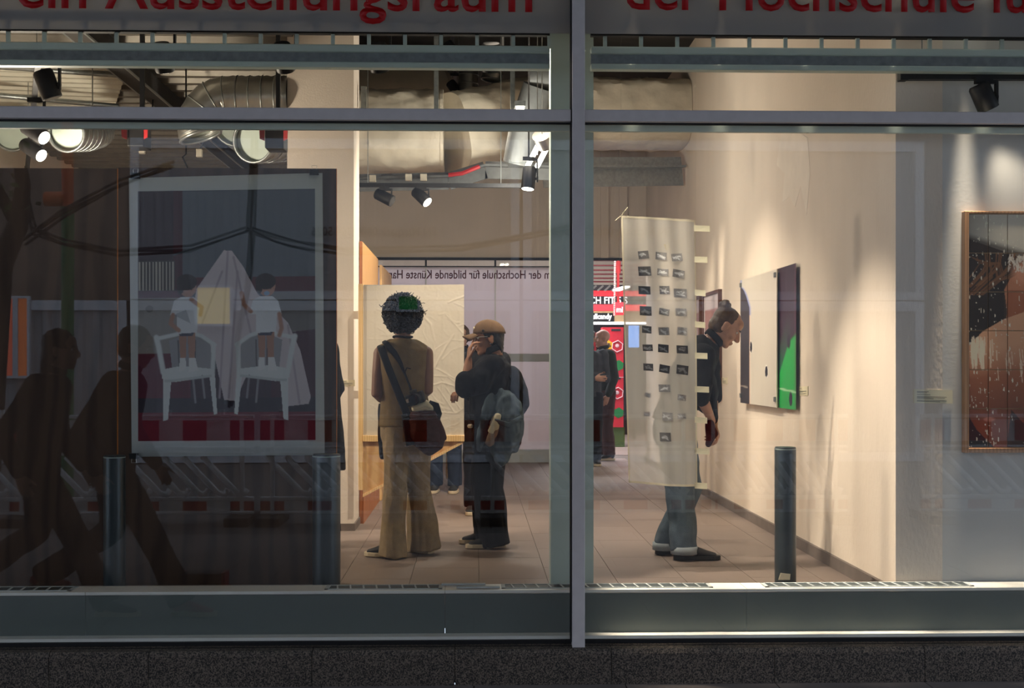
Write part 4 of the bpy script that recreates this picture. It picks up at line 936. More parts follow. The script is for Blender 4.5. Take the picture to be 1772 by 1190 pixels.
# ================================================================== glazed front to the mall at the back
bw = thing('window_3', P(800, 620, BACK), kind='structure')
zr0, zr1 = zy(462, BACK, 800), zy(612, BACK, 800); zr2, zr3 = zy(625.5, BACK, 800), zy(783, BACK, 800)
edges = [-2.0] + [P(p, 600, BACK).x for p in (737, 857, 962)]
for i in range(3):
    xa, xb = edges[i] + .008, edges[i + 1] - .008
    MB().box((xa, BACK + .02, .17), (xb, BACK + .032, zb)).build('glass_panel', M['clear'], bw)
    MB().box((xa, BACK + .005, zr1), (xb, BACK + .012, zr0)).build('film_panel', M['mall_film'], bw); MB().box((xa, BACK + .005, zr3), (xb, BACK + .012, zr2)).build('film_panel', M['mall_film'], bw)
    MB().box((xa, BACK + .006, zr2), (xb, BACK + .011, zr1)).build('pale_band', M['paper'], bw)  # opaque pale strip for light through the gap in the film
    MB().box((xa, BACK - .03, zr0 + .002), (xb, BACK + .03, zr0 + .012)).build('glazing_bead', M['gasket'], bw)
MB().box((edges[0], BACK - .04, zb - .03), (P(1110, 600, BACK).x, BACK + .03, zb + .002)).build('head_rail', M['gasket'], bw)
for e in edges[1:3]: MB().box((e - .012, BACK - .02, zr0), (e + .012, BACK + .03, zb)).build('glazing_post', M['gasket'], bw); MB().box((e - .004, BACK - .004, .17), (e + .004, BACK + .02, zr0)).build('joint_strip', M['column'], bw)
MB().box((edges[3] - .03, BACK - .03, 0), (edges[3] + .03, BACK + .04, zb)).build('door_post', M['column'], bw)
struct(MB().box((edges[0], BACK - .03, 0), (edges[3], BACK + .03, .165)).build('baseboard_back', M['paper']))
box_s('wall_back_side', (-5, BACK, 0), (edges[0], BACK + .2, zb), M['wall'])
a, b = P(953, 482, BACK), P(676, 482, BACK)
lt = text('m der Hochschule für bildende Künste Ham', M['letter_dark'], bw, (a.x, BACK - .004, a.z), (-1, 0, 0), (0, 0, 1), width=(a.x - b.x) * 1.03, height=.155, bold=.012, depth=.002)

# ================================================================== the mall beyond the open door
YS = 21.5
def sbox(mb, xa, ya, xb, yb, Y0, d): p, q = P(xa, yb, Y0), P(xb, ya, Y0); return mb.box((p.x, Y0, p.z), (q.x, Y0 + d, q.z))
box_s('wall_mall', (-5, 26.8, 0), (8, 27, ZC), M['wall']); box_s('wall_mall_right', (7.8, BACK, 0), (8, 27, ZC), M['wall'])
M['sign_red'] = emit('lit red fascia', (255, 40, 52), .9); M['sign_black'] = mat('black fascia', (14, 14, 16), .5); M['sign_white'] = emit('lit letters', (255, 255, 255), 1.6)
M['beige_panel'] = mat('beige fascia', (176, 150, 110), .7); M['screen'] = emit('blue screen', (110, 170, 250), 1.0)
sf = thing('shop_front', P(1060, 520, YS), 'lit shop front with a black sign between two red bands', 'shop front')
sbox(MB(), 960, 503, 1180, 512, YS, .1).build('red_band', M['sign_red'], sf); sbox(MB(), 960, 512, 1180, 527, YS + .02, .08).build('sign_board', M['sign_black'], sf); sbox(MB(), 960, 527, 1180, 537.5, YS, .1).build('red_band', M['sign_red'], sf)
a = P(1012, 525, YS + .015); b = P(1086, 525, YS); text('RCH FIT 5 S', M['sign_white'], sf, (a.x, YS + .015, a.z), (1, 0, 0), (0, 0, 1), width=b.x - a.x, height=.165, bold=.01, depth=.004)
sbox(MB(), 960, 537.5, 1180, 541, YS + .01, .08).build('fascia_strip', M['beige_panel'], sf); sbox(MB(), 1063, 541, 1180, 557, YS + .02, .3).build('fascia_panel', M['beige_panel'], sf)
sbox(MB(), 960, 540.5, 1063, 557, YS + .015, .1).build('lower_sign_board', M['sign_black'], sf)
a = P(1015, 551.5, YS + .01); b = P(1059, 552, YS); text('skullcandy', M['sign_white'], sf, (a.x, YS + .01, a.z), (1, 0, 0), (0, 0, 1), width=b.x - a.x, height=.125, bold=.03, depth=.004)
sbox(MB(), 960, 557, 1180, 561, YS, .06).build('glowing_lintel', M['sign_white'], sf)  # white lintel, its brightness put in as a glowing material
sbox(MB(), 960, 561, 1180, 768, YS + 1.4, .1).build('dark_interior', M['sign_black'], sf)
for xa, xb, ya, yb, m in ((1031, 1040, 585, 600, 'paper'), (1040, 1062, 596, 612, 'paper'), (1027, 1032, 575, 640, 'red')): sbox(MB(), xa, ya, xb, yb, YS + 1.2, .1).build('goods_box', M[m], sf)
hs = thing('hanging_sign', P(1073, 535, 20.3), 'small red hanging cube sign with white letters', 'sign'); sbox(MB(), 1064, 523, 1082, 544, 20.3, .25).build('sign_box', M['sign_red'], hs)
a = P(1067, 540, 20.29); text('mi', M['sign_white'], hs, (a.x, 20.295, a.z), (1, 0, 0), (0, 0, 1), width=.1, height=.13, bold=.02, depth=.003)
MB().box((P(1071, 520, 20.3).x - .02, 20.4, P(1071, 523, 20.3).z), (P(1071, 520, 20.3).x + .02, 20.44, ZC)).build('sign_rod', M['red'], hs)
M['dark_red'] = mat('dark red steel', (92, 10, 16), .5)
lb = thing('red_lattice', P(1050, 480, 20.8), 'red steel lattice of beams above the lit shop sign', 'steel lattice')
for py in (450, 459, 467, 474, 481, 487): sbox(MB(), 960, py - .8, 1180, py + .9, 20.8 + (py - 450) * .01, .08).build('beam', M['dark_red'], lb)
sbox(MB(), 960, 493, 1180, 503, YS + .3, .1).build('dark_band', M['sign_black'], lb)
for k in range(9): MB().bar(P(1010 + k * 12, 503, YS - .1), P(1020 + k * 12, 494, YS - .1), .03, .03).build('louvre', M['galv'], lb)
sbox(MB(), 1065, 452, 1074, 472, 20.6, .1).build('bracket_box', M['red'], lb)
for (xa, ya, xb, yb) in ((1032, 447, 1043, 441), (1066, 502, 1085, 496)):
    t = tag(MB().bar(P(xa, ya, 18.5), P(xb, yb, 20.5), .10, .03).build('ceiling_lamp', emit('mall lamp', (255, 250, 240), 2.5)), 'lit strip lamp in the mall %s the red lattice' % ('above' if ya < 460 else 'below'), 'lamp', 'mall lamps')
ch = MB(); a, b = P(1067, 462, 19.6), P(1063, 545, 19.6); a0 = V((a.x, a.y, ZC))
for i in range(90): ch.ell(a0 + (b - a0) * (i / 89), (.017, .014, .015), 8, 5)
tag(ch.build('hanging_chain', mat('pinkish chain', (206, 176, 172), .4), None, True), 'pale bead chain hanging in front of the red shop sign', 'chain')
tag(sbox(MB(), 1088, 563, 1106, 601, YS - .2, .05).build('display_screen', M['screen']), 'glowing blue screen in the mall seen through the banner', 'screen')
sc_ = bpy.data.objects['display_screen']; 
pz = P(1097, 601, YS - .2); MB().box((pz.x - .03, YS - .19, -pz.z * 0), (pz.x + .03, YS - .15, pz.z)).build('screen_stand', M['black'], sc_)
# red cardboard display
YD = 19.4
ds = thing('promo_display', (P(1062, 768, YD).x, YD, 0), 'red cardboard display stand with hexagons and a yellow 19 percent badge', 'display stand')
a, b = P(1043, 768, YD), P(1079, 564, YD)
sbox(MB(), 1043, 566, 1079, 739, YD, .3).build('carton', mat('red carton', (196, 34, 52), .55), ds)
MB().box((a.x + .12, YD + .02, 0), (b.x + .02, YD + .28, P(1060, 739, YD).z)).build('grass_base', mat('artificial turf', (74, 92, 44), .9, 0, .3, 60), ds)
M['hexg'] = mat('green hexagon', (26, 120, 60), .6); M['hexy'] = mat('yellow hexagon', (240, 178, 30), .6); M['hexb'] = mat('black hexagon', (34, 32, 40), .6); M['hexl'] = mat('pale outline', (226, 190, 196), .6)
def hexa(cx, cy, r, m, nm, ring=False):
    pts = [P(cx + r * math.sin(q), cy - r * math.cos(q), YD - .004) for q in [i * math.pi / 3 + .1 for i in range(6)]]
    if ring: MB().loft(pts, .008, 5, None, False, True).build(nm, m, ds)
    else: MB().prism([p for p in pts if True], (0, .004, 0)).build(nm, m, ds)
hexa(1051, 597, 9.8, M['hexy'], 'badge'); hexa(1054, 624, 10, M['hexb'], 'badge'); hexa(1068.5, 599, 10, M['hexl'], 'outline', True); hexa(1070.5, 632, 9.5, M['hexg'], 'badge'); hexa(1069, 680, 10, M['hexl'], 'outline', True); hexa(1070.5, 714, 9.5, M['hexg'], 'badge')
a = P(1045, 600, YD - .01); text('19%', M['hexb'], ds, (a.x, YD - .008, a.z), (1, 0, 0), (0, 0, 1), width=.11, height=.09, bold=.02, depth=.002)
for py in (571, 655): sbox(MB(), 1058, py - 2, 1074, py + 1.5, YD - .004, .004).build('badge_strip', M['hexb'], ds)
for py in (598, 679): MB().ell(P(1068, py, YD - .003), (.03, .004, .03), 12, 6).build('icon', M['hexl'], ds)
sbox(MB(), 1043, 652, 1079, 653, YD - .003, .003).build('seam_line', M['hexl'], ds)
for (x_, y_, z_, e_) in ((1.5, 18.6, 4.2, 250), (-1.0, 18.8, 4.2, 330), (4.5, 19.5, 4.2, 150), (1.5, 23, 4.2, 100)):
    ld = bpy.data.lights.new('mall_light', 'AREA'); ld.energy = e_; ld.size = 1.2; ld.color = (1, .95, .95) if x_ > 0 else (.94, .90, 1)
    lo = bpy.data.objects.new('mall_light', ld); C.objects.link(lo); lo.location = (x_, y_, z_)

# ================================================================== the street that the window mirrors
M['pvc'] = mat('white barrier plastic', (240, 240, 242), .35, 0, .03); M['redfoil'] = mat('red reflective foil', (176, 18, 26), .35); M['foot'] = mat('recycled foot plate', (50, 48, 46), .9)
YV = 12.8
def fence(pa, pb_, lab):
    A = RF(pa, 720, YV); B = RF(pb_, 720, YV); y = A.y
    t = thing('barrier_fence', ((A.x + B.x) / 2, y, STREET), lab, 'barrier', 'construction barriers')
    Z = lambda py: RF(886, py, YV).z
    xa, xb = min(A.x, B.x) + .02, max(A.x, B.x) - .02
    for ya, yb, nm in ((717, 723, 'top_rail'), (771, 775, 'rail'), (781, 786, 'rail'), (858, 864, 'rail'), (883, 887, 'bottom_rail')): MB().box((xa, y - .025, Z(yb)), (xb, y + .025, Z(ya))).build(nm, M['pvc'], t, False, .006)
    for ya, yb in ((726, 764), (865, 882)):
        MB().box((xa, y - .012, Z(yb)), (xb, y + .012, Z(ya))).build('board', M['pvc'], t)
        nst = 9
        for k in range(nst):
            if k % 2 == 0: MB().box((xa + (xb - xa) * k / nst, y - .015, Z(yb - .5)), (xa + (xb - xa) * (k + 1) / nst, y + .015, Z(ya + .5))).build('red_stripe', M['redfoil'], t)
    nsl = 9; span = (xb - xa - .1) / (nsl + 1.5)
    for k in range(nsl):
        dx = span; x = xa + .05 + dx * (k + .95)
        MB().loft([(x - dx * .9, y, Z(788)), (x + dx * .75, y, Z(845)), (x + dx * .95, y, Z(852)), (x + dx * 1.3, y, Z(853)), (x + dx * 1.45, y, Z(845))], [(.022, .03)] * 5, 8, V((0, 1, 0))).build('slat', M['pvc'], t, True)
    for x in (xa + .12, xb - .12):
        MB().box((x - .02, y - .02, STREET + .05), (x + .02, y + .02, Z(716))).build('post', M['pvc'], t)
        MB().box((x - .12, y - .35, STREET), (x + .12, y + .35, STREET + .09)).build('foot_plate', M['foot'], t, False, .01)
    for k in range(4): x = xa + (xb - xa) * (k + .4) / 4; MB().box((x - .022, y - .02, Z(717)), (x + .022, y + .02, Z(708))).build('peg', M['pvc'], t)
for i, (a, b) in enumerate(((-320, 62), (66, 443), (447, 824), (828, 1206), (1210, 1470), (1590, 1960))):
    fence(a, b, 'red and white construction barrier mirrored in the window, %s from the left' % 'first second third fourth fifth sixth'.split()[i])
# containers on the far side of the street
M['cont'] = mat('container steel', (150, 148, 150), .5, .1, .05); M['cont2'] = mat('container frame', (196, 198, 204), .45); M['dirtwall'] = mat('old render', (120, 104, 92), .9, 0, .2, 1.2)
YCV = 20.5
def zc2(py): return RF(886, py, YCV).z
yc = 2 * GLASS - YCV
def container(pa, pb_, zlo, zhi, lab, txt=False):
    A, B = RF(pa, 500, YCV).x, RF(pb_, 500, YCV).x; xa, xb = min(A, B) + .01, max(A, B) - .01
    t = thing('site_container', ((xa + xb) / 2, yc - 1.2, zlo), lab, 'container', 'site containers across the street')
    g = MB(); x = xa + .1
    g.box((xa, yc - 2.4, zlo), (xb, yc - .06, zhi))
    while x < xb - .2: g.prism([(x, yc - .06, zlo + .15), (x + .04, yc - .025, zlo + .15), (x + .12, yc - .025, zlo + .15), (x + .16, yc - .06, zlo + .15)], (0, 0, zhi - zlo - .3)); x += .27
    g.build('ribbed_wall', M['cont'], t)
    for za, zb_ in ((zlo, zlo + .14), (zhi - .16, zhi)): MB().box((xa, yc - .05, za), (xb, yc + .01, zb_)).build('edge_rail', M['cont2'], t)
    for x_ in (xa, xb - .14): MB().box((x_, yc - .05, zlo), (x_ + .14, yc + .012, zhi)).build('corner_post', M['cont2'], t)
    if txt:
        for p in txt:
            q = RF(p, 408, YCV); text('EN Mietpark 0800/364 5026', M['hexb'], t, (q.x, yc + .02, q.z), (-1, 0, 0), (0, 0, 1), width=2.0, height=.2, bold=.01, depth=.002)
    return t
z2 = STREET + 2.62
container(-420, 220, STREET + .02, z2, 'grey site container mirrored in the window, lower left'); container(224, 900, STREET + .02, z2, 'grey site container mirrored in the window, lower middle'); container(904, 1600, STREET + .02, z2, 'grey site container mirrored in the window, lower right')
container(224, 900, z2 + .02, z2 + 2.6, 'grey site container with lettering mirrored in the window, upper middle', (755,)); container(904, 1600, z2 + .02, z2 + 2.6, 'grey site container with lettering mirrored in the window, upper right', (1162,))
MB().box((-20, -12.5, STREET), (20, -12, 11)).build('wall_street', M['dirtwall']); struct(bpy.data.objects['wall_street'])
def lit(pa, ya, pb_, yb, col, s, lab):
    A, B = RF(pa, ya, YCV - .1), RF(pb_, yb, YCV - .1); yy = A.y
    t = thing('lit_window', (A + B) / 2, lab, 'window', 'lit windows across the street')
    MB().box((min(A.x, B.x), yy - .1, B.z), (max(A.x, B.x), yy - .06, A.z)).build('glowing_pane', emit('window glow', col, s), t)
    g = MB(); x0, x1 = min(A.x, B.x), max(A.x, B.x); xm = (x0 + x1) / 2
    for lo, hi in (((x0 - .04, B.z - .04), (x0, A.z + .04)), ((x1, B.z - .04), (x1 + .04, A.z + .04)), ((x0, A.z), (x1, A.z + .04)), ((x0, B.z - .04), (x1, B.z))): g.box((lo[0], yy - .11, lo[1]), (hi[0], yy - .03, hi[1]))
    g.build('window_frame', M['cont2'], t); return t
lit(340, 497, 397, 560, (255, 226, 140), .9, 'yellowish lit container window mirrored over the poster'); lit(-30, 516, 20, 650, (255, 120, 80), .5, 'orange lit window mirrored at the far left, larger one'); lit(29, 516, 45, 650, (255, 140, 70), .4, 'orange lit window mirrored at the far left, narrow one')
lit(690, 512, 722, 535, (40, 150, 80), .35, 'green lit sign box mirrored in the curly hair')
# mast, cables, tree
def rtube(pts, Yv, r, m, name, lab, cat, **k):
    return tag(MB().loft([RF(x, y, Yv) for x, y in pts], r, 10, None).build(name, m, None, True), lab, cat, **k)
t = thing('site_mast', RF(115, 880, 15.5), 'orange and green painted mast mirrored at the left', 'mast'); ORG[t] = t.location.copy()
b = RF(116, 880, 15.5); b.z = STREET; MB().cyl(b, RF(117, 358, 15.5), .075).build('green_pole', mat('green paint', (50, 110, 60), .5), t, 'auto'); MB().cyl(RF(117, 358, 15.5), RF(115, 150, 15.5), .07).build('orange_pole', mat('orange paint', (190, 80, 30), .5), t, 'auto'); MB().cyl(RF(78, 344, 15.5), RF(112, 344, 15.5), .09).build('orange_arm', mat('orange lamp', (190, 90, 30), .5), t, 'auto')
M['cable'] = mat('cable sheath', (34, 30, 28), .7)
for i, pts in enumerate((((40, 300), (52, 380), (60, 400), (110, 420), (205, 436), (330, 430), (430, 396), (445, 200), (446, 60)), ((40, 420), (110, 370), (205, 320), (300, 285)), ((430, 398), (500, 420), (600, 436), (800, 430), (1000, 390)), ((446, 100), (440, 300), (436, 400), (430, 500), (408, 600), (400, 700)))):
    q = [RF(x, y, 15.0) for x, y in pts]; g = MB()
    for o_ in range(3): g.loft([p + V((.03 * math.sin(o_ * 2 + j), .02 * o_, .04 * math.cos(o_ * 2.4 + j * .7))) for j, p in enumerate(q)], .018, 6)
    tag(g.build('cable_bundle', M['cable'], None, True), 'dark cable bundle strung over the street, ' + ('long sagging one from the left', 'straight slanting one at the left', 'sagging one over the middle', 'one hanging down in front of the poster')[i], 'cable', 'cable bundles')
tr = thing('street_tree', RF(10, 880, 14), 'dark street tree mirrored at the far left', 'tree'); b = RF(-30, 880, 14); b.z = STREET
MB().loft([b, RF(0, 460, 14), RF(30, 390, 14), RF(40, 320, 14), RF(20, 180, 14)], [.16, .13, .11, .08, .03], 10).loft([RF(30, 390, 14), RF(-20, 300, 14), RF(-60, 200, 14)], [.08, .05, .02], 8).build('trunk', mat('bark', (50, 38, 28), .9, 0, .3, 20, .5, 40), tr, True)
g = MB()
for k in range(500):
    c = RF(-20 + rng.normal() * 34, 210 + rng.normal() * 60, 14 + rng.normal() * .5); a1 = V(rng.normal(size=3)).normalized() * .07; a2 = a1.cross(V(rng.normal(size=3))).normalized() * .035
    g.add([c - a1, c + a2, c + a1, c - a2], [(0, 1, 2, 3)])
tag(g.build('leaves', mat('leaf', (70, 92, 40), .7), tr), kind='stuff')
p = RF(352, 1014, 9.1); t = thing('road_lamp', (p.x, p.y, STREET), 'small black box with red ends mirrored on the pavement', 'warning lamp')
MB().box((p.x - .14, p.y - .08, STREET), (p.x + .14, p.y + .08, STREET + .11)).build('body', M['blackm'], t, False, .008)
for s in (-1, 1): MB().box((p.x + s * .14, p.y - .08, STREET), (p.x + s * .165, p.y + .08, STREET + .115)).build('red_end', M['redfoil'], t)
# litter at the foot of the plinth
for px, py, ln, c, lab in ((1540, 1173, 34, 'label', 'crumpled pale wrapper on the pavement under the right pane'), (632, 1181, 10, 'edge', 'tiny brown butt on the pavement, left one'), (957, 1176, 12, 'edge', 'tiny brown butt on the pavement below the mullion')):
    q = G(px, py, STREET); l_ = ln / F * 6.3; tag(MB().loft([q + V((-l_ / 2, 0, .006)), q + V((-l_ * .1, .02, .012)), q + V((l_ * .2, -.01, .008)), q + V((l_ / 2, .01, .014))], [.005, .008, .006, .004], 8).build('litter', M[c], None, True), lab, 'litter', 'litter on the pavement')
# ================================================================== people
def rotm(fwd, up):
    fwd = V(fwd).normalized(); side = fwd.cross(V(up)).normalized(); u = side.cross(fwd).normalized()
    return Matrix((side, fwd, u)).transposed()
def head_parts(mb, c, R, s=1.0):
    E = lambda p, r, n=16, m=12, rx=None: mb.ell(V(c) + R @ (V(p) * s), tuple(x * s for x in r), n, m, R if rx is None else R @ rx)
    rx = lambda a: Matrix.Rotation(math.radians(a), 3, 'X')
    E((0, -.012, .035), (.074, .094, .086)); E((0, .030, -.02), (.060, .060, .090)); E((0, .022, -.065), (.054, .058, .045), rx=rx(-15))
    E((0, .066, -.094), (.026, .022, .020)); E((0, .070, .028), (.050, .022, .018)); E((0, .050, .056), (.056, .040, .040))
    for sx in (-1, 1):
        E((sx * .034, .062, -.028), (.026, .026, .026)); E((sx * .074, -.006, -.012), (.010, .020, .033), rx=rx(-12)); E((sx * .079, -.014, .002), (.007, .015, .020))
    L = lambda pts, rr: mb.cap([V(c) + R @ (V(p) * s) for p in pts], [tuple(x * s for x in r) for r in rr], 10, R @ V((1, 0, 0)))
    L([(0, .088, .018), (0, .100, -.004), (0, .112, -.026)], [(.009, .010), (.011, .012), (.014, .013)]); E((0, .104, -.032), (.019, .013, .010))
    E((0, .086, -.060), (.025, .014, .007)); E((0, .083, -.071), (.022, .014, .008))
def hand_parts(mb, w, d, n, curl=.35, thumb=1, s=1.0, spread=.05):
    d = V(d).normalized(); n = (V(n) - d * V(n).dot(d)).normalized(); lat = d.cross(n)
    P0 = V(w)
    mb.cap([P0 - d * .01, P0 + d * .03 * s, P0 + d * .085 * s], [(.024 * s, .017 * s), (.036 * s, .015 * s), (.041 * s, .013 * s)], 12, lat)
    for i, ln in enumerate((.072, .083, .078, .060)):
        b = P0 + d * (.088 - (.006 if i in (0, 3) else 0)) * s + lat * thumb * (.031 - .0205 * i) * s
        dd = (d + lat * thumb * spread * (1.5 - i)).normalized(); pts = [b - dd * .02 * s, b]; a = curl * (.9 + .12 * i)
        cur = dd
        for k in range(3):
            cur = (cur * math.cos(a) + n * math.sin(a)).normalized() if k else (dd * math.cos(a * .7) + n * math.sin(a * .7)).normalized()
            n2 = n; pts.append(pts[-1] + cur * ln * s * (.42, .33, .25)[k]); n = (n - cur * n.dot(cur)).normalized() if False else n
            a += curl * .55
        mb.cap(pts, [.0088 * s, .0088 * s, .0082 * s, .0076 * s, .0068 * s], 8)
    b = P0 + d * .022 * s + lat * thumb * .026 * s; dd = (d * .72 + lat * thumb * .62 + n * .25).normalized()
    mb.cap([b, b + dd * .034 * s, b + dd * .058 * s + d * .008 * s, b + dd * .07 * s + d * .026 * s + n * .006], [.0125 * s, .0110 * s, .0095 * s, .008 * s], 8)
def lerp_path(pts, t):
    n = len(pts) - 1; x = min(max(t, 0), 1) * n; i = min(int(x), n - 1); return V(pts[i]).lerp(V(pts[i + 1]), x - i)
def body(t, J, skin, voxel=.007, hands=None, hs=1.0, leg=True):
    mb = MB(); lat = (J['sR'] - J['sL']).normalized(); sp = J['spine']                    # pelvis, waist, chest, neck base
    mb.cap(sp, [(.13, .09), (.115, .08), (.145, .09), (.055, .05)], 16, lat)
    R = rotm(J['face'], J['up']); hc = J['head']
    mb.cap([sp[-1] - (hc - sp[-1]) * .1, hc + R @ V((0, -.022, -.075))], [.054, .050], 14)
    head_parts(mb, hc, R, J.get('hs', 1.0))
    for k in 'LR':
        s_, e, w = J['s' + k], J['e' + k], J['w' + k]
        mb.cap([s_, s_.lerp(e, .5), e, e.lerp(w, .35), w], [.049, .045, .037, .038, .025], 12)
        hd, hn, cu, th = (hands or {}).get(k, ((w - e), -lat if k == 'R' else lat, .35, 1 if k == 'R' else -1)); hand_parts(mb, w, hd, hn, cu, th, hs)
        if leg:
            h_, kn, an = J['h' + k], J['k' + k], J['a' + k]
            mb.cap([h_, h_.lerp(kn, .5), kn, kn.lerp(an, .35), an], [.078, .068, .050, .050, .034], 12)
            td = J['t' + k]; mb.cap([an + V((0, 0, -.03)), an + td * .07 + V((0, 0, -.045)), an + td * .13 + V((0, 0, -.052))], [(.032, .032), (.034, .022), (.030, .016)], 10)
    return fuse(mb, 'body', M[skin], t, voxel, 3)
def eyes(t, J):
    R = rotm(J['face'], J['up']); s = J.get('hs', 1.0)
    for sx in (-1, 1):
        c = J['head'] + R @ (V((sx * .030, .0745, .008)) * s); e = MB().ell(c, (.0115 * s, .009 * s, .0085 * s), 12, 8, R).build('eye', M['eye_white'], t, True)
        MB().ell(c + R @ V((0, .0072, -.0008)), (.0056, .0030, .0056), 10, 6, R).build('iris', M['iris'], e, True)
        b = J['head'] + R @ (V((sx * .031, .0885, .026)) * s); MB().cap([b + R @ V((-sx * .016, .002, 0)), b + R @ V((0, 0, .004)), b + R @ V((sx * .018, -.010, -.001))], [.0035, .004, .003], 6).build('eyebrow', M['hair_dark'], t, True)
def shoe(t, an, td, m='shoe_black', L=.27, sole='shoe_sole', ground=0.0, tilt=0):
    td = V(td).normalized(); lat = td.cross(V((0, 0, 1))).normalized(); z0 = ground
    c = V((an.x, an.y, z0)); heel = c - td * .07; P_ = lambda d, z: heel + td * d * L / .27 + V((0, 0, z))
    lift = lambda d: 0
    mb = MB().cap([P_(.035, .062), P_(.08, .068), P_(.13, .055), P_(.19, .042), P_(.235, .034)], [(.032, .034), (.036, .040), (.040, .034), (.044, .022), (.036, .016)], 14, lat)
    o = mb.build('shoe', M[m], t, True)
    out = []
    for d, w_ in ((.0, .018), (.012, .030), (.06, .036), (.12, .038), (.18, .046), (.23, .042), (.262, .026), (.272, .010)): out.append((d, w_))
    top = [P_(d, .004) + lat * w_ for d, w_ in out] + [P_(d, .004) - lat * w_ for d, w_ in reversed(out)]
    MB().prism(top, (0, 0, .028)).build('sole', M[sole], o, False, .004)
    return o
def trousers(t, J, m, prof, voxel=.009, disp=(.010, (9, 9, 5)), waist=(.155, .115)):
    mb = MB(); lat = (J['sR'] - J['sL']).normalized(); latH = (J['hR'] - J['hL']).normalized()
    pel = (J['hR'] + J['hL']) / 2; upv = (J['spine'][1] - J['spine'][0]).normalized()
    mb.cap([pel - upv * .05, pel + upv * .02, pel + upv * .07], [(waist[0] * 1.03, waist[1] * 1.02), (waist[0] * 1.04, waist[1] * 1.04), (waist[0] * .9, waist[1] * .9)], 18, latH)
    for k in 'LR':
        h_, kn, an = J['h' + k], J['k' + k], J['a' + k]; pp = prof[k] if isinstance(prof, dict) else prof
        an2 = V((an.x, an.y, an.z)); pts = [h_ + V((0, 0, .02)), h_.lerp(kn, .5), kn, kn.lerp(an2, .5), an2]
        mb.loft(pts, pp, 16, latH)
    return fuse(mb, 'trousers', M[m], t, voxel, 2, disp)
def top(t, J, m, prof, sleeve=None, voxel=.009, disp=(.009, (8, 8, 6)), name='shirt', low=-.12, collar=None, extra=None):
    mb = MB(); lat = (J['sR'] - J['sL']).normalized(); sp = J['spine']; d0 = (sp[1] - sp[0]).normalized()
    pts, rr = [], []
    for tt, wx, wy in prof:
        p = sp[0] + d0 * tt if tt < 0 else lerp_path(sp, tt); pts.append(p); rr.append((wx, wy))
    mb.loft(pts, rr, 20, lat)
    if sleeve:
        for k in 'LR':
            frac, r0, r1, r2 = sleeve[k] if isinstance(sleeve, dict) else sleeve
            s_, e, w = J['s' + k], J['e' + k], J['w' + k]
            if frac <= 1: mb.loft([s_.lerp(sp[-1], .25), s_, s_.lerp(e, frac * .5), s_.lerp(e, frac)], [r0 * .9, r0, r1, r2], 14)
            else: mb.cap([s_, s_.lerp(e, .5), e, e.lerp(w, frac - 1)], [r0, r1, r1 * .98, r2], 14)
    else:
        for k in 'LR': s_ = J['s' + k]; mb.cap([s_.lerp(sp[-1], .5), s_.lerp(sp[-1], .12)], [.05, .05], 12)
    if extra: extra(mb)
    o = fuse(mb, name, M[m], t, voxel, 2, disp)
    if collar:
        n0 = sp[-1]; u = (J['head'] - n0).normalized(); a, b = frame(u)
        ring = lambda h, r: [n0 + u * h + (a * math.cos(q) + b * math.sin(q)) * r for q in [2 * math.pi * i / 24 for i in range(24)]]
        MB().loft(ring(collar[1], collar[0]), [(.022, .004)] * 24, 8, u, False, True).build('collar', M[m], t, True)
    return o
def hair_cap(t, J, m, shape=((0, -.020, .044), (.082, .100, .090)), cut=.05, extra=None, disp=(.006, (30, 30, 30)), voxel=.006):
    R = rotm(J['face'], J['up']); s = J.get('hs', 1.0); mb = MB()
    mb.ell(J['head'] + R @ (V(shape[0]) * s), tuple(x * s for x in shape[1]), 20, 14, R)
    mb.ell(J['head'] + R @ (V((0, -.045, -.015)) * s), (.076 * s, .066 * s, .07 * s), 16, 10, R)
    if extra: extra(mb, lambda p: J['head'] + R @ (V(p) * s), R)
    return fuse(mb, 'hair', M[m], t, voxel, 2, disp)

# ---------------------------------------------------------------- woman seen from behind, curly hair
Y1 = 8.35
def q1(px, py, dy=0.0): return P(px, py, Y1 + dy)
J = dict(spine=[q1(701, 728, 0), q1(700, 684, 0), q1(697, 622, -.01), q1(697, 586, 0)], head=q1(698, 548, .02), face=V((.02, 1, -.12)), up=V((0, .12, 1)), hs=.98,
         sL=q1(659, 611, 0), sR=q1(737, 611, 0), eL=q1(652, 682, -.03), eR=q1(740, 676, -.02), wL=q1(676, 697, .22), wR=q1(722, 684, .24),
         hL=q1(687, 742, 0), hR=q1(718, 742, 0), kL=q1(684, 842, -.05), kR=q1(724, 842, .07), aL=q1(680, 962, -.06), aR=q1(734, 948, .12), tL=V((-.92, .35, 0)).normalized(), tR=V((-.80, .6, 0)).normalized())
t = thing('person', G(700, 962), 'woman from behind with curly black hair, sleeveless olive top and wide khaki trousers', 'person', 'gallery visitors')
body(t, J, 'skin1', .0058, {'L': (V((.5, .85, .1)), V((0, 0, -1)), .4, -1), 'R': (V((-.5, .85, .1)), V((0, 0, -1)), .4, 1)}); eyes(t, J)
top(t, J, 'olive', [(-.035, .176, .128), (.06, .170, .120), (.33, .152, .105), (.6, .163, .112), (.82, .176, .108), (.93, .120, .085), (1.0, .062, .062), (1.04, .058, .058)], None, name='sleeveless_top', disp=(.007, (6, 6, 5)))
n0 = J['spine'][-1] + V((0, 0, .012)); MB().loft([n0 + V((.062 * math.cos(a), .062 * math.sin(a), .004 * math.sin(a * 2))) for a in [i * math.pi / 12 for i in range(24)]], .007, 8, None, False, True).build('neck_cord', M['strap'], t, True)
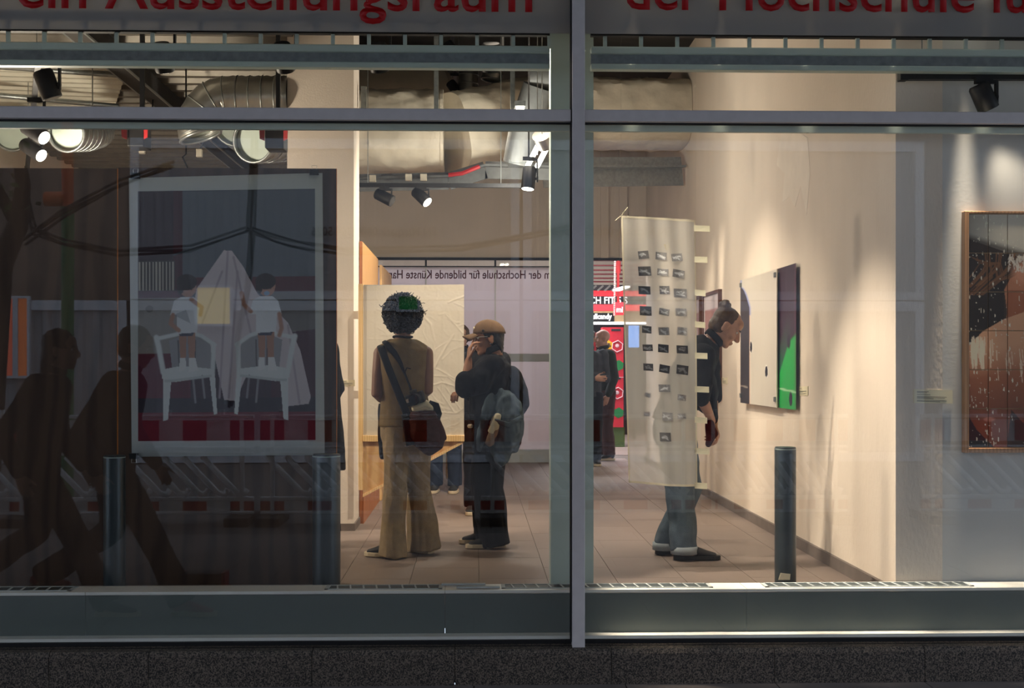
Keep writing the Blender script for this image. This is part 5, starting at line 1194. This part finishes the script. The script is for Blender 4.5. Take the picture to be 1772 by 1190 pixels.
trousers(t, J, 'khaki', {'L': [(.092, .105), (.086, .095), (.076, .082), (.082, .09), (.098, .12)], 'R': [(.092, .105), (.088, .098), (.084, .085), (.098, .10), (.112, .125)]}, disp=(.013, (11, 11, 3.0)), waist=(.158, .112))
MB().loft([q1(701 + 42.5 * math.cos(a), 737 - 1.5 * math.sin(a), .118 * math.sin(a)) for a in [i * math.pi / 12 for i in range(24)]], [(.016, .004)] * 24, 6, V((0, 0, 1)), False, True).build('waistband', M['khaki'], t, True)
for k in 'LR': shoe(t, J['a' + k], J['t' + k], 'shoe_black', .27)
# curly hair: a core and many small curls
R = rotm(J['face'], J['up']); hc = q1(697, 543, -.005)
mb = MB().ell(hc, (.108, .112, .115), 20, 14)
core = []
for k in range(1500):
    u = V(rng.normal(size=3)).normalized()
    if u.y > .45 and u.z < .35: continue
    rr = .108 + .018 * rng.random(); p = hc + V((u.x * rr * 1.02, u.y * rr * 1.05, u.z * rr * 1.06)); r_ = .010 + rng.random() * .013
    a_, b_ = frame(V(rng.normal(size=3)))
    if k % 6: mb.loft([p + (a_ * math.cos(q) + b_ * math.sin(q)) * r_ * .72 for q in [i * math.pi / 4 for i in range(8)]], .0034, 4, None, False, True)
    else: mb.ell(p, (r_ * .7, r_ * .5, r_ * .7), 6, 4)
for k in range(90):
    u = V(rng.normal(size=3)).normalized(); u.z = abs(u.z) * .9 + .05
    if u.y > .6: continue
    p = hc + u * .125; w_ = V(rng.normal(size=3)).normalized()
    mb.loft([p, p + u * .012 + w_ * .008, p + u * .02 + w_ * .018, p + u * .016 + w_ * .028], .0022, 4)
mb.build('hair', M['hair_black'], t, True)
# shoulder bag, camera, dark jacket
bg_ = thing('shoulder_bag', q1(738, 740, -.12), 'brown leather shoulder bag hanging at the hip of the curly haired woman', 'bag')
mb = MB()
prof = [(q1(734, 712, -.16), (.085, .045)), (q1(735, 725, -.17), (.105, .06)), (q1(737, 745, -.17), (.125, .065)), (q1(734, 763, -.165), (.130, .06)), (q1(726, 776, -.16), (.085, .04))]
mb.loft([p for p, r in prof], [r for p, r in prof], 18, V((1, 0, 0))); mb.cap([q1(748, 728, -.17), q1(762, 750, -.17), q1(769, 757, -.165)], [.05, .035, .018], 10)
fuse(mb, 'bag_body', M['brown_leather'], bg_, .008, 3, (.012, (9, 9, 9)))
MB().cap([q1(720, 706, -.17), q1(736, 700, -.17), q1(746, 706, -.16)], [(.035, .03), (.045, .035), (.03, .03)], 12).build('cloth_inside', M['cream'], bg_, True)
MB().loft([q1(742, 697, -.18), q1(754, 702, -.18), q1(758, 716, -.18), q1(755, 728, -.19)], [(.02, .006), (.026, .006), (.026, .006), (.02, .006)], 8, V((1, 0, .2))).build('side_strap', M['strap'], bg_, True)
MB().loft([q1(658, 597, .02), q1(660, 603, -.115), q1(672, 636, -.135), q1(688, 676, -.135), q1(700, 706, -.14), q1(706, 722, -.16)], [(.024, .004)] * 6, 8, V((.93, 0, .37))).build('shoulder_strap', M['strap'], bg_, True)
MB().loft([q1(700, 716, -.19), q1(706, 735, -.2), q1(712, 770, -.2)], [(.022, .004), (.034, .004), (.034, .004)], 8, V((1, 0, 0))).build('front_flap', M['strap'], bg_, True)
cm = thing('camera', q1(720, 690, -.2), 'black camera hanging on a strap across the back of the curly haired woman', 'camera')
c = q1(719, 689, -.19); Rc = Matrix.Rotation(math.radians(-18), 3, 'Y') @ Matrix.Rotation(math.radians(-14), 3, 'Z')
def cbox(mb, lo, hi):
    v0 = len(mb.v); mb.box(lo, hi); mb.v[v0:] = [tuple(c + Rc @ V(p)) for p in mb.v[v0:]]; return mb
cbox(cbox(MB(), (-.058, -.03, -.038), (.058, .025, .036)), (-.02, -.032, .036), (.022, .02, .058)).build('camera_body', M['blackm'], cm, False, .008)
MB().loft([c + Rc @ V((.016, -.028, -.004)), c + Rc @ V((.016, -.06, -.004)), c + Rc @ V((.016, -.064, -.004)), c + Rc @ V((.016, -.098, -.004))], [.034, .034, .037, .036], 20).build('camera_lens', M['black'], cm, 'auto')
MB().cyl(c + Rc @ V((.016, -.099, -.004)), c + Rc @ V((.016, -.097, -.004)), .029, n=18).build('lens_glass', mat('coated glass', (20, 22, 34), .05), cm)
cbox(MB(), (-.056, -.033, -.012), (-.034, -.03, .012)).build('grip_plate', M['metal_light'], cm, False, .003)
MB().loft([q1(664, 590, .02), q1(668, 594, -.10), q1(682, 610, -.12), q1(692, 626, -.128), q1(702, 650, -.13), q1(709, 668, -.14), q1(713, 680, -.17)], [(.014, .003), (.018, .003), (.020, .003), (.014, .003), (.007, .003), (.007, .003), (.009, .003)], 8, V((.9, 0, .45))).build('neck_strap', M['strap'], cm, True)
MB().loft([q1(700, 645, -.13), q1(704, 636, -.15), q1(711, 638, -.16)], .004, 6).build('strap_end', M['strap'], cm, True)
jk = thing('jacket', q1(660, 745, .14), 'dark folded jacket hanging from the hand of the curly haired woman', 'jacket')
fuse(MB().loft([q1(663, 698, .16), q1(662, 715, .15), q1(661, 760, .14), q1(663, 792, .14)], [(.03, .05), (.035, .08), (.032, .09), (.02, .08)], 14, V((1, 0, 0))), 'folded_cloth', M['navy_cloth'], jk, .009, 2, (.014, (10, 8, 5)))

# ---------------------------------------------------------------- woman with cap, in profile
Y2 = 8.8
def q2(px, py, dy=0.0): return P(px, py, Y2 + dy)
hc = q2(845, 585)
J = dict(spine=[q2(849, 735), q2(846, 700), q2(852, 648), q2(856, 612)], head=hc, face=V((-1, -.10, -.12)), up=V((-.12, 0, 1)), hs=1.0,
         sL=q2(852, 633, -.16), sR=q2(852, 632, .16), eL=q2(806, 668, -.20), eR=q2(818, 676, .17), wL=q2(811, 623, -.15), wR=q2(803, 682, .0),
         hL=q2(846, 745, -.09), hR=q2(852, 745, .09), kL=q2(843, 845, -.09), kR=q2(842, 842, .09), aL=q2(858, 944, -.10), aR=q2(845, 938, .10), tL=V((-1, -.1, 0)).normalized(), tR=V((-1, .12, 0)).normalized())
t = thing('person', G(850, 948), 'woman in profile with brown cap, glasses and black shirt, hand raised to her face', 'person', 'gallery visitors')
body(t, J, 'skin2', .0052, {'L': (V((.10, .12, 1)), V((1, .25, .0)), .62, -1), 'R': (V((-.6, -.75, .1)), V((0, 0, -1)), .9, 1)}, .98); eyes(t, J)
def xtra(mb):
    e, w = J['eL'], J['wL']
    for k, f in enumerate((-.02, .08, .17)): mb.cap([e.lerp(w, f) - V((.01, .02, 0)), e.lerp(w, f) + V((.012, .02, .006))], [.066, .064], 12)
    mb.cap([J['sL'], q2(828, 662, -.20), q2(808, 672, -.2)], [.075, .085, .07], 14)
top(t, J, 'black_cloth', [(-.10, .155, .125), (.1, .160, .135), (.33, .165, .138), (.6, .185, .145), (.82, .175, .125), (.95, .10, .085), (1.04, .06, .06)], {'L': (1.12, .082, .074, .066), 'R': (1.4, .08, .066, .055)}, disp=(.012, (11, 11, 9)), extra=xtra, collar=(.066, .035))
trousers(t, J, 'black_cloth', {'L': [(.10, .115), (.11, .118), (.11, .112), (.112, .108), (.112, .105)], 'R': [(.10, .11), (.108, .112), (.105, .105), (.10, .10), (.10, .10)]}, disp=(.012, (10, 10, 5)), waist=(.15, .12))
for k in 'LR': shoe(t, J['a' + k], J['t' + k], 'shoe_black', .275)
R = rotm(J['face'], J['up']); W = lambda p: hc + R @ V(p)
MB().cap([q2(812, 737, -.02), q2(817, 737, -.09)], [.014, .014], 10).build('belt_buckle', M['metal_light'], t, True)
def ex(mb, w, R_):
    for k in range(46): a = rng.random() * 2.4 - 1.2; mb.ell(w((math.sin(a) * .072, -.062 - .028 * math.cos(a) * rng.random(), -.035 - .075 * rng.random())), .011 + .01 * rng.random(), 7, 5)
    for k in range(16): mb.ell(w((.05 * rng.normal() * .8, .07 - .03 * rng.random(), .042 + .012 * rng.random())), .011, 6, 4)
    for sx in (-1, 1):
        for k in range(7): mb.ell(w((sx * .074, .03 - k * .008, .03 - .012 * k * .5 + .01 * rng.random())), .011, 6, 4)
hair_cap(t, J, 'hair_black', ((0, -.026, .030), (.079, .092, .080)), extra=ex)
cp = MB()
vs, fs = [], []
n_, m_ = 28, 9
for i in range(m_ + 1):
    ph = (math.pi / 2) * i / m_
    for j in range(n_):
        a = 2 * math.pi * j / n_; vs.append(W((math.sin(ph) * math.cos(a) * .090, -.012 + math.sin(ph) * math.sin(a) * .112, .030 + math.cos(ph) * .098 - .012 * math.sin(a) * math.sin(ph) * -1)))
for i in range(m_):
    for j in range(n_): fs.append((i * n_ + j, (i + 1) * n_ + j, (i + 1) * n_ + (j + 1) % n_, i * n_ + (j + 1) % n_))
cp.add(vs, fs); cap_ = cp.build('cap', M['cap_brown'], t, True, 0, .004)
br = MB(); vs = []
for i in range(9):
    u = -1 + 2 * i / 8
    for j in range(6):
        v = j / 5; vs.append(W((u * .078 * (1 - .12 * v * v), .078 + (1 - u * u) * .022 + v * .078 * (1 - .35 * u * u), .044 - .018 * u * u - .012 * v - .02 * u * u * v)))
fs = [(i * 6 + j, (i + 1) * 6 + j, (i + 1) * 6 + j + 1, i * 6 + j + 1) for i in range(8) for j in range(5)]
br.add(vs, fs).build('cap_brim', M['cap_brown'], cap_, True, 0, .005)
MB().ell(W((0, -.010, .127)), (.008, .008, .005), 8, 6).build('cap_button', M['cap_brown'], cap_, True)
MB().ell(W((0, .088, .075)), (.024, .008, .016), 10, 6, R).build('cap_badge', M['cream'], cap_, True)
g = MB()
for sx in (-1, 1):
    g.loft([W((sx * .031 + .023 * math.cos(q), .104 - .008 * abs(math.cos(q)), .006 + .019 * math.sin(q))) for q in [2 * math.pi * i / 20 for i in range(20)]], .0022, 6, None, False, True)
    g.loft([W((sx * .054, .098, .012)), W((sx * .074, .06, .014)), W((sx * .080, .0, .010)), W((sx * .078, -.012, -.002))], .0022, 6)
g.loft([W((-.009, .106, .010)), W((.009, .106, .010))], .002, 6); g.build('glasses', M['spectacle'], t, True)
MB().ell(W((-.086, .0, -.040)), .004, 8, 6).build('earring', M['metal_light'], t, True)
bp = thing('backpack', q2(893, 690, .03), 'black backpack on the back of the woman with the cap', 'backpack')
fuse(MB().cap([q2(886, 650, .04), q2(893, 676, .03), q2(894, 700, .03), q2(890, 716, .03)], [(.07, .07), (.12, .085), (.125, .085), (.10, .06)], 16, V((0, 1, 0))), 'pack_body', M['navy_cloth'], bp, .009, 3, (.008, (8, 8, 8)))
for dy in (-.13, .13): MB().loft([q2(884, 655, dy * .6), q2(866, 627, dy * .9), q2(846, 640, dy), q2(846, 668, dy), q2(872, 690, dy * 1.1)], [(.02, .005)] * 5, 8, V((0, 1, 0))).build('pack_strap', M['strap'], bp, True)
dj = thing('denim_jacket', q2(868, 740, -.2), 'washed blue denim jacket draped at the hip of the woman with the cap', 'jacket')
mb = MB().loft([q2(862, 681, -.2), q2(873, 694, -.22), q2(880, 718, -.24), q2(880, 745, -.25), q2(874, 775, -.24), q2(866, 790, -.22)], [(.045, .05), (.092, .10), (.105, .12), (.098, .13), (.078, .11), (.05, .06)], 20, V((1, 0, 0)))
mb.cap([q2(850, 688, -.24), q2(842, 712, -.27), q2(835, 745, -.28), q2(829, 776, -.27)], [(.038, .04), (.036, .04), (.032, .035), (.02, .02)], 12, V((1, 0, 0)))
mb.cap([q2(852, 765, -.26), q2(860, 788, -.27), q2(868, 800, -.27)], [(.03, .03), (.042, .03), (.03, .02)], 12)
fuse(mb, 'jacket_cloth', M['denim'], dj, .007, 1, (.020, (20, 14, 7)))
fuse(MB().cap([q2(860, 722, -.33), q2(855, 742, -.345), q2(847, 768, -.34)], [(.028, .02), (.034, .022), (.03, .02)], 10, V((1, 0, 0))), 'lining_cloth', M['lining'], dj, .007, 1, (.014, (16, 10, 12)))
MB().cap([q2(862, 718, -.345), q2(856, 738, -.365), q2(851, 748, -.36)], [(.022, .012), (.030, .012), (.03, .01)], 10, V((1, 0, 0))).build('cream_facing', M['cream'], dj, True)
MB().loft([q2(856, 728, -.36), q2(880, 735, -.375), q2(903, 722, -.345)], [(.018, .006)] * 3, 8, V((0, 0, 1))).build('waist_seam', M['denim'], dj, True)
MB().cap([q2(896, 735, -.25), q2(896, 765, -.23)], [(.03, .06), (.025, .05)], 12, V((1, 0, 0))).build('bag_side', M['maroon'], dj, True)

# ---------------------------------------------------------------- bending man with a bun
Y3 = 8.25
def q3(px, py, dy=0.0): return P(px, py, Y3 + dy)
hc = q3(1256, 566)
fd = V((.76, 0, -.58)); fu = V((.58, 0, .76))
J = dict(spine=[q3(1166, 722), q3(1178, 680), q3(1208, 618), q3(1230, 590)], head=hc, face=fd + V((0, -.1, 0)), up=fu, hs=1.03,
         sL=q3(1222, 612, .18), sR=q3(1216, 616, -.18), eL=q3(1232, 680, .20), eR=q3(1212, 683, -.22), wL=q3(1236, 735, .10), wR=q3(1232, 728, -.10),
         hL=q3(1168, 735, .09), hR=q3(1168, 735, -.09), kL=q3(1194, 842, .10), kR=q3(1176, 850, -.08), aL=q3(1152, 945, .12), aR=q3(1184, 952, -.12), tL=V((1, .15, 0)).normalized(), tR=V((1, -.06, 0)).normalized())
t = thing('person', G(1185, 968), 'man with a bun in dark shirt and jeans bending towards the right wall', 'person', 'gallery visitors')
body(t, J, 'skin3', .0055, {'R': (V((.25, .5, -.8)), V((-1, .2, 0)), .7, -1), 'L': (V((.15, -.5, -.8)), V((-1, 0, 0)), .7, 1)}, 1.05); eyes(t, J)
def xtra(mb):
    mb.loft([q3(1182, 690), q3(1214, 690), q3(1228, 712)], [(.15, .09), (.14, .08), (.11, .03)], 14, V((0, 1, 0)))
    mb.loft([q3(1212, 640, 0), q3(1226, 680, 0), q3(1230, 722, .04)], [(.17, .08), (.16, .055), (.13, .03)], 14, V((0, 1, 0)))
top(t, J, 'black_cloth', [(-.04, .165, .135), (.15, .165, .13), (.33, .165, .125), (.6, .195, .135), (.8, .20, .125), (.93, .12, .09), (1.03, .066, .064)], {'L': (1.05, .085, .072, .066), 'R': (1.05, .085, .072, .066)}, disp=(.012, (8, 8, 10)), extra=xtra, collar=(.068, .03))
trousers(t, J, 'jeans', {'L': [(.10, .115), (.098, .105), (.083, .085), (.082, .086), (.080, .086)], 'R': [(.105, .118), (.102, .112), (.090, .09), (.085, .09), (.084, .09)]}, disp=(.012, (10, 10, 6)), waist=(.155, .13))
for k in 'LR':
    a_ = J['a' + k]; MB().loft([a_ + V((0, 0, -.02)), a_ + V((0, 0, .028))], [.089, .087], 20).build('turn_up', mat('faded denim ' + k, (150, 160, 166), .85, 0, .1, 20), t, True); shoe(t, a_, J['t' + k], 'shoe_black', .30, 'blackm')
R = rotm(J['face'], J['up']); W = lambda p: hc + R @ (V(p) * 1.03)
def ex(mb, w, R_):
    bc = w((0, -.085, .105))
    for k in range(60):
        u = V(rng.normal(size=3)).normalized(); mb.ell(bc + u * .034, .006 + .008 * rng.random(), 6, 4)
    mb.ell(bc, .036, 12, 8); mb.cap([w((0, -.06, .085)), bc], [.03, .026], 10)
hair_cap(t, J, 'hair_brown', ((0, -.024, .040), (.0785, .092, .0845)), extra=ex, disp=(.0016, (60, 20, 20)), voxel=.0045)
mb = MB()
for k in range(70):
    a = rng.random() * 2 - 1; mb.ell(W((a * .052, .078 - abs(a) * .05, -.085 - .02 * rng.random() + abs(a) * .02)), .006, 5, 4)
hp = thing('cap_in_hand', q3(1232, 745, -.14), 'dark maroon cloth cap held in the hand of the bending man', 'cap')
fuse(MB().cap([q3(1228, 734, -.13), q3(1231, 750, -.14), q3(1226, 768, -.13)], [(.03, .05), (.04, .05), (.02, .03)], 12, V((1, 0, 0))), 'cloth', M['maroon'], hp, .008, 2, (.01, (14, 10, 10)))

# ---------------------------------------------------------------- simpler figures further away, half hidden or mirrored
def figure(label, base, head_deg, h, skin, hair, topm, legm, shoem='shoe_black', long_coat=False, stride=0.0, arms='down', group='gallery visitors', hair_long=False, voxel=.009, tilt=0.0, topname='jacket'):
    k = h / 1.72; a = math.radians(head_deg); fw = V((math.cos(a), math.sin(a), 0)); rt = fw.cross(V((0, 0, 1))); B = V(base); z0 = B.z
    W = lambda x, y, z: B + rt * (x * k) + fw * (y * k) + V((0, 0, z * k))
    s = stride
    J = dict(spine=[W(0, 0, .95), W(0, .0, 1.10), W(0, .02 + s * .05, 1.32), W(0, .02 + s * .08, 1.46)], head=W(0, .045 + s * .1, 1.60), face=fw + V((0, 0, -.05 - tilt)), up=V((0, 0, 1)) + fw * .1, hs=k,
             sL=W(-.18, .01 + s * .05, 1.39), sR=W(.18, .01 + s * .05, 1.39), hL=W(-.09, 0, .90), hR=W(.09, 0, .90), tL=fw.copy(), tR=fw.copy())
    if s: J.update(kL=W(-.09, .20 * s + .06, .50), aL=W(-.09, .48 * s, .08), kR=W(.09, -.10 * s + .05, .49), aR=W(.09, -.52 * s, .20))
    else: J.update(kL=W(-.10, .02, .48), aL=W(-.10, -.02, .07), kR=W(.10, .02, .48), aR=W(.10, -.02, .07))
    if arms == 'down': J.update(eL=W(-.23, -.04 - .1 * s, 1.10), eR=W(.23, -.04 + .1 * s, 1.10), wL=W(-.22, .05 - .1 * s, .86), wR=W(.22, .08 + .14 * s, .87))
    else: J.update(eL=W(-.23, .02, 1.10), eR=W(.23, .02, 1.10), wL=W(.04, .22, 1.14), wR=W(-.04, .24, 1.10))
    t = thing('person', base, label, 'person', group)
    body(t, J, skin, voxel); eyes(t, J)
    pr = [(-.08, .17 * k, .125 * k), (.1, .172 * k, .125 * k), (.33, .168 * k, .12 * k), (.6, .19 * k, .13 * k), (.85, .18 * k, .115 * k), (.96, .10 * k, .085 * k), (1.03, .064 * k, .062 * k)]
    if long_coat: pr = [(-.42, .19 * k, .16 * k), (-.2, .185 * k, .145 * k)] + pr[1:]
    top(t, J, topm, pr, (1.9, .078 * k, .064 * k, .05 * k), voxel, name=topname, collar=(.068 * k, .03))
    trousers(t, J, legm, [(.095 * k, .105 * k), (.092 * k, .1 * k), (.078 * k, .082 * k), (.076 * k, .08 * k), (.075 * k, .085 * k)], voxel, waist=(.15 * k, .115 * k))
    for q in 'LR': shoe(t, J['a' + q], J['t' + q], shoem, .27 * k, 'shoe_sole' if shoem != 'blackm' else 'blackm', ground=z0 if (q == 'L' or not s) else J['a' + q].z - .07)
    if hair:
        def ex(mb, w, R_):
            if hair_long: mb.loft([w((0, -.06, .02)), w((0, -.075, -.1)), w((0, -.085, -.24)), w((0, -.08, -.34))], [(.08, .05), (.085, .045), (.08, .035), (.05, .02)], 14, R_ @ V((1, 0, 0)))
        hair_cap(t, J, hair, extra=ex)
    return t, J
b = G(1048, 796); figure('bald man with grey beard and dark green jacket standing in the mall doorway', b, 195, 1.72, 'skin4', None, 'dark_green_cloth', 'brown_trousers')
b = V((P(1018, 700, 15.8).x, 15.8, 0)); figure('person in grey coat with folded arms half hidden by the window column', b, 275, 1.70, 'skin4', 'hair_dark', 'grey_cloth', 'black_cloth', arms='folded')
b = G(770, 852); figure('person in dark blue jeans standing behind the embossed picture', b + V((0, 0, 0)), 260, 1.68, 'skin3', 'hair_dark', 'navy_cloth', 'dark_jeans')
b = G(794, 845); figure('person in pale patterned trousers standing behind the embossed picture', b + V((.03, .35, 0)), 265, 1.66, 'skin3', 'hair_brown', 'black_cloth', 'camo', 'blackm')
b = V((P(836, 700, 10.7).x, 10.7, 0)); figure('person in long dark coat standing between the embossed picture and the woman with cap', b, 262, 1.60, 'skin2', 'hair_dark', 'black_cloth', 'black_cloth', long_coat=True)
b = V((P(559, 700, 8.9).x, 8.9, 0)); figure('person in dark coat hidden behind the poster board beside the pillar', b, 172, 1.70, 'skin3', 'hair_dark', 'navy_cloth', 'black_cloth', long_coat=True)
YW = 8.15
for px, lab, hl, tm, sh, hh in ((66, 'long haired passer-by in dark clothes mirrored in the window, rear one', True, 'black_cloth', 'maroon', 1.80), (196, 'passer-by with a light shirt collar and red shoes mirrored in the window, front one', False, 'black_cloth', 'shoe_red', 1.82)):
    q = RF(px, 700, YW); fig, J = figure(lab, V((q.x, q.y, STREET)), 0, hh, 'skin3', 'hair_dark', tm, 'black_cloth', 'shoe_red' if sh == 'shoe_red' else 'shoe_black', stride=.9, hair_long=hl, group='passers-by on the pavement', tilt=.2 if not hl else 0)
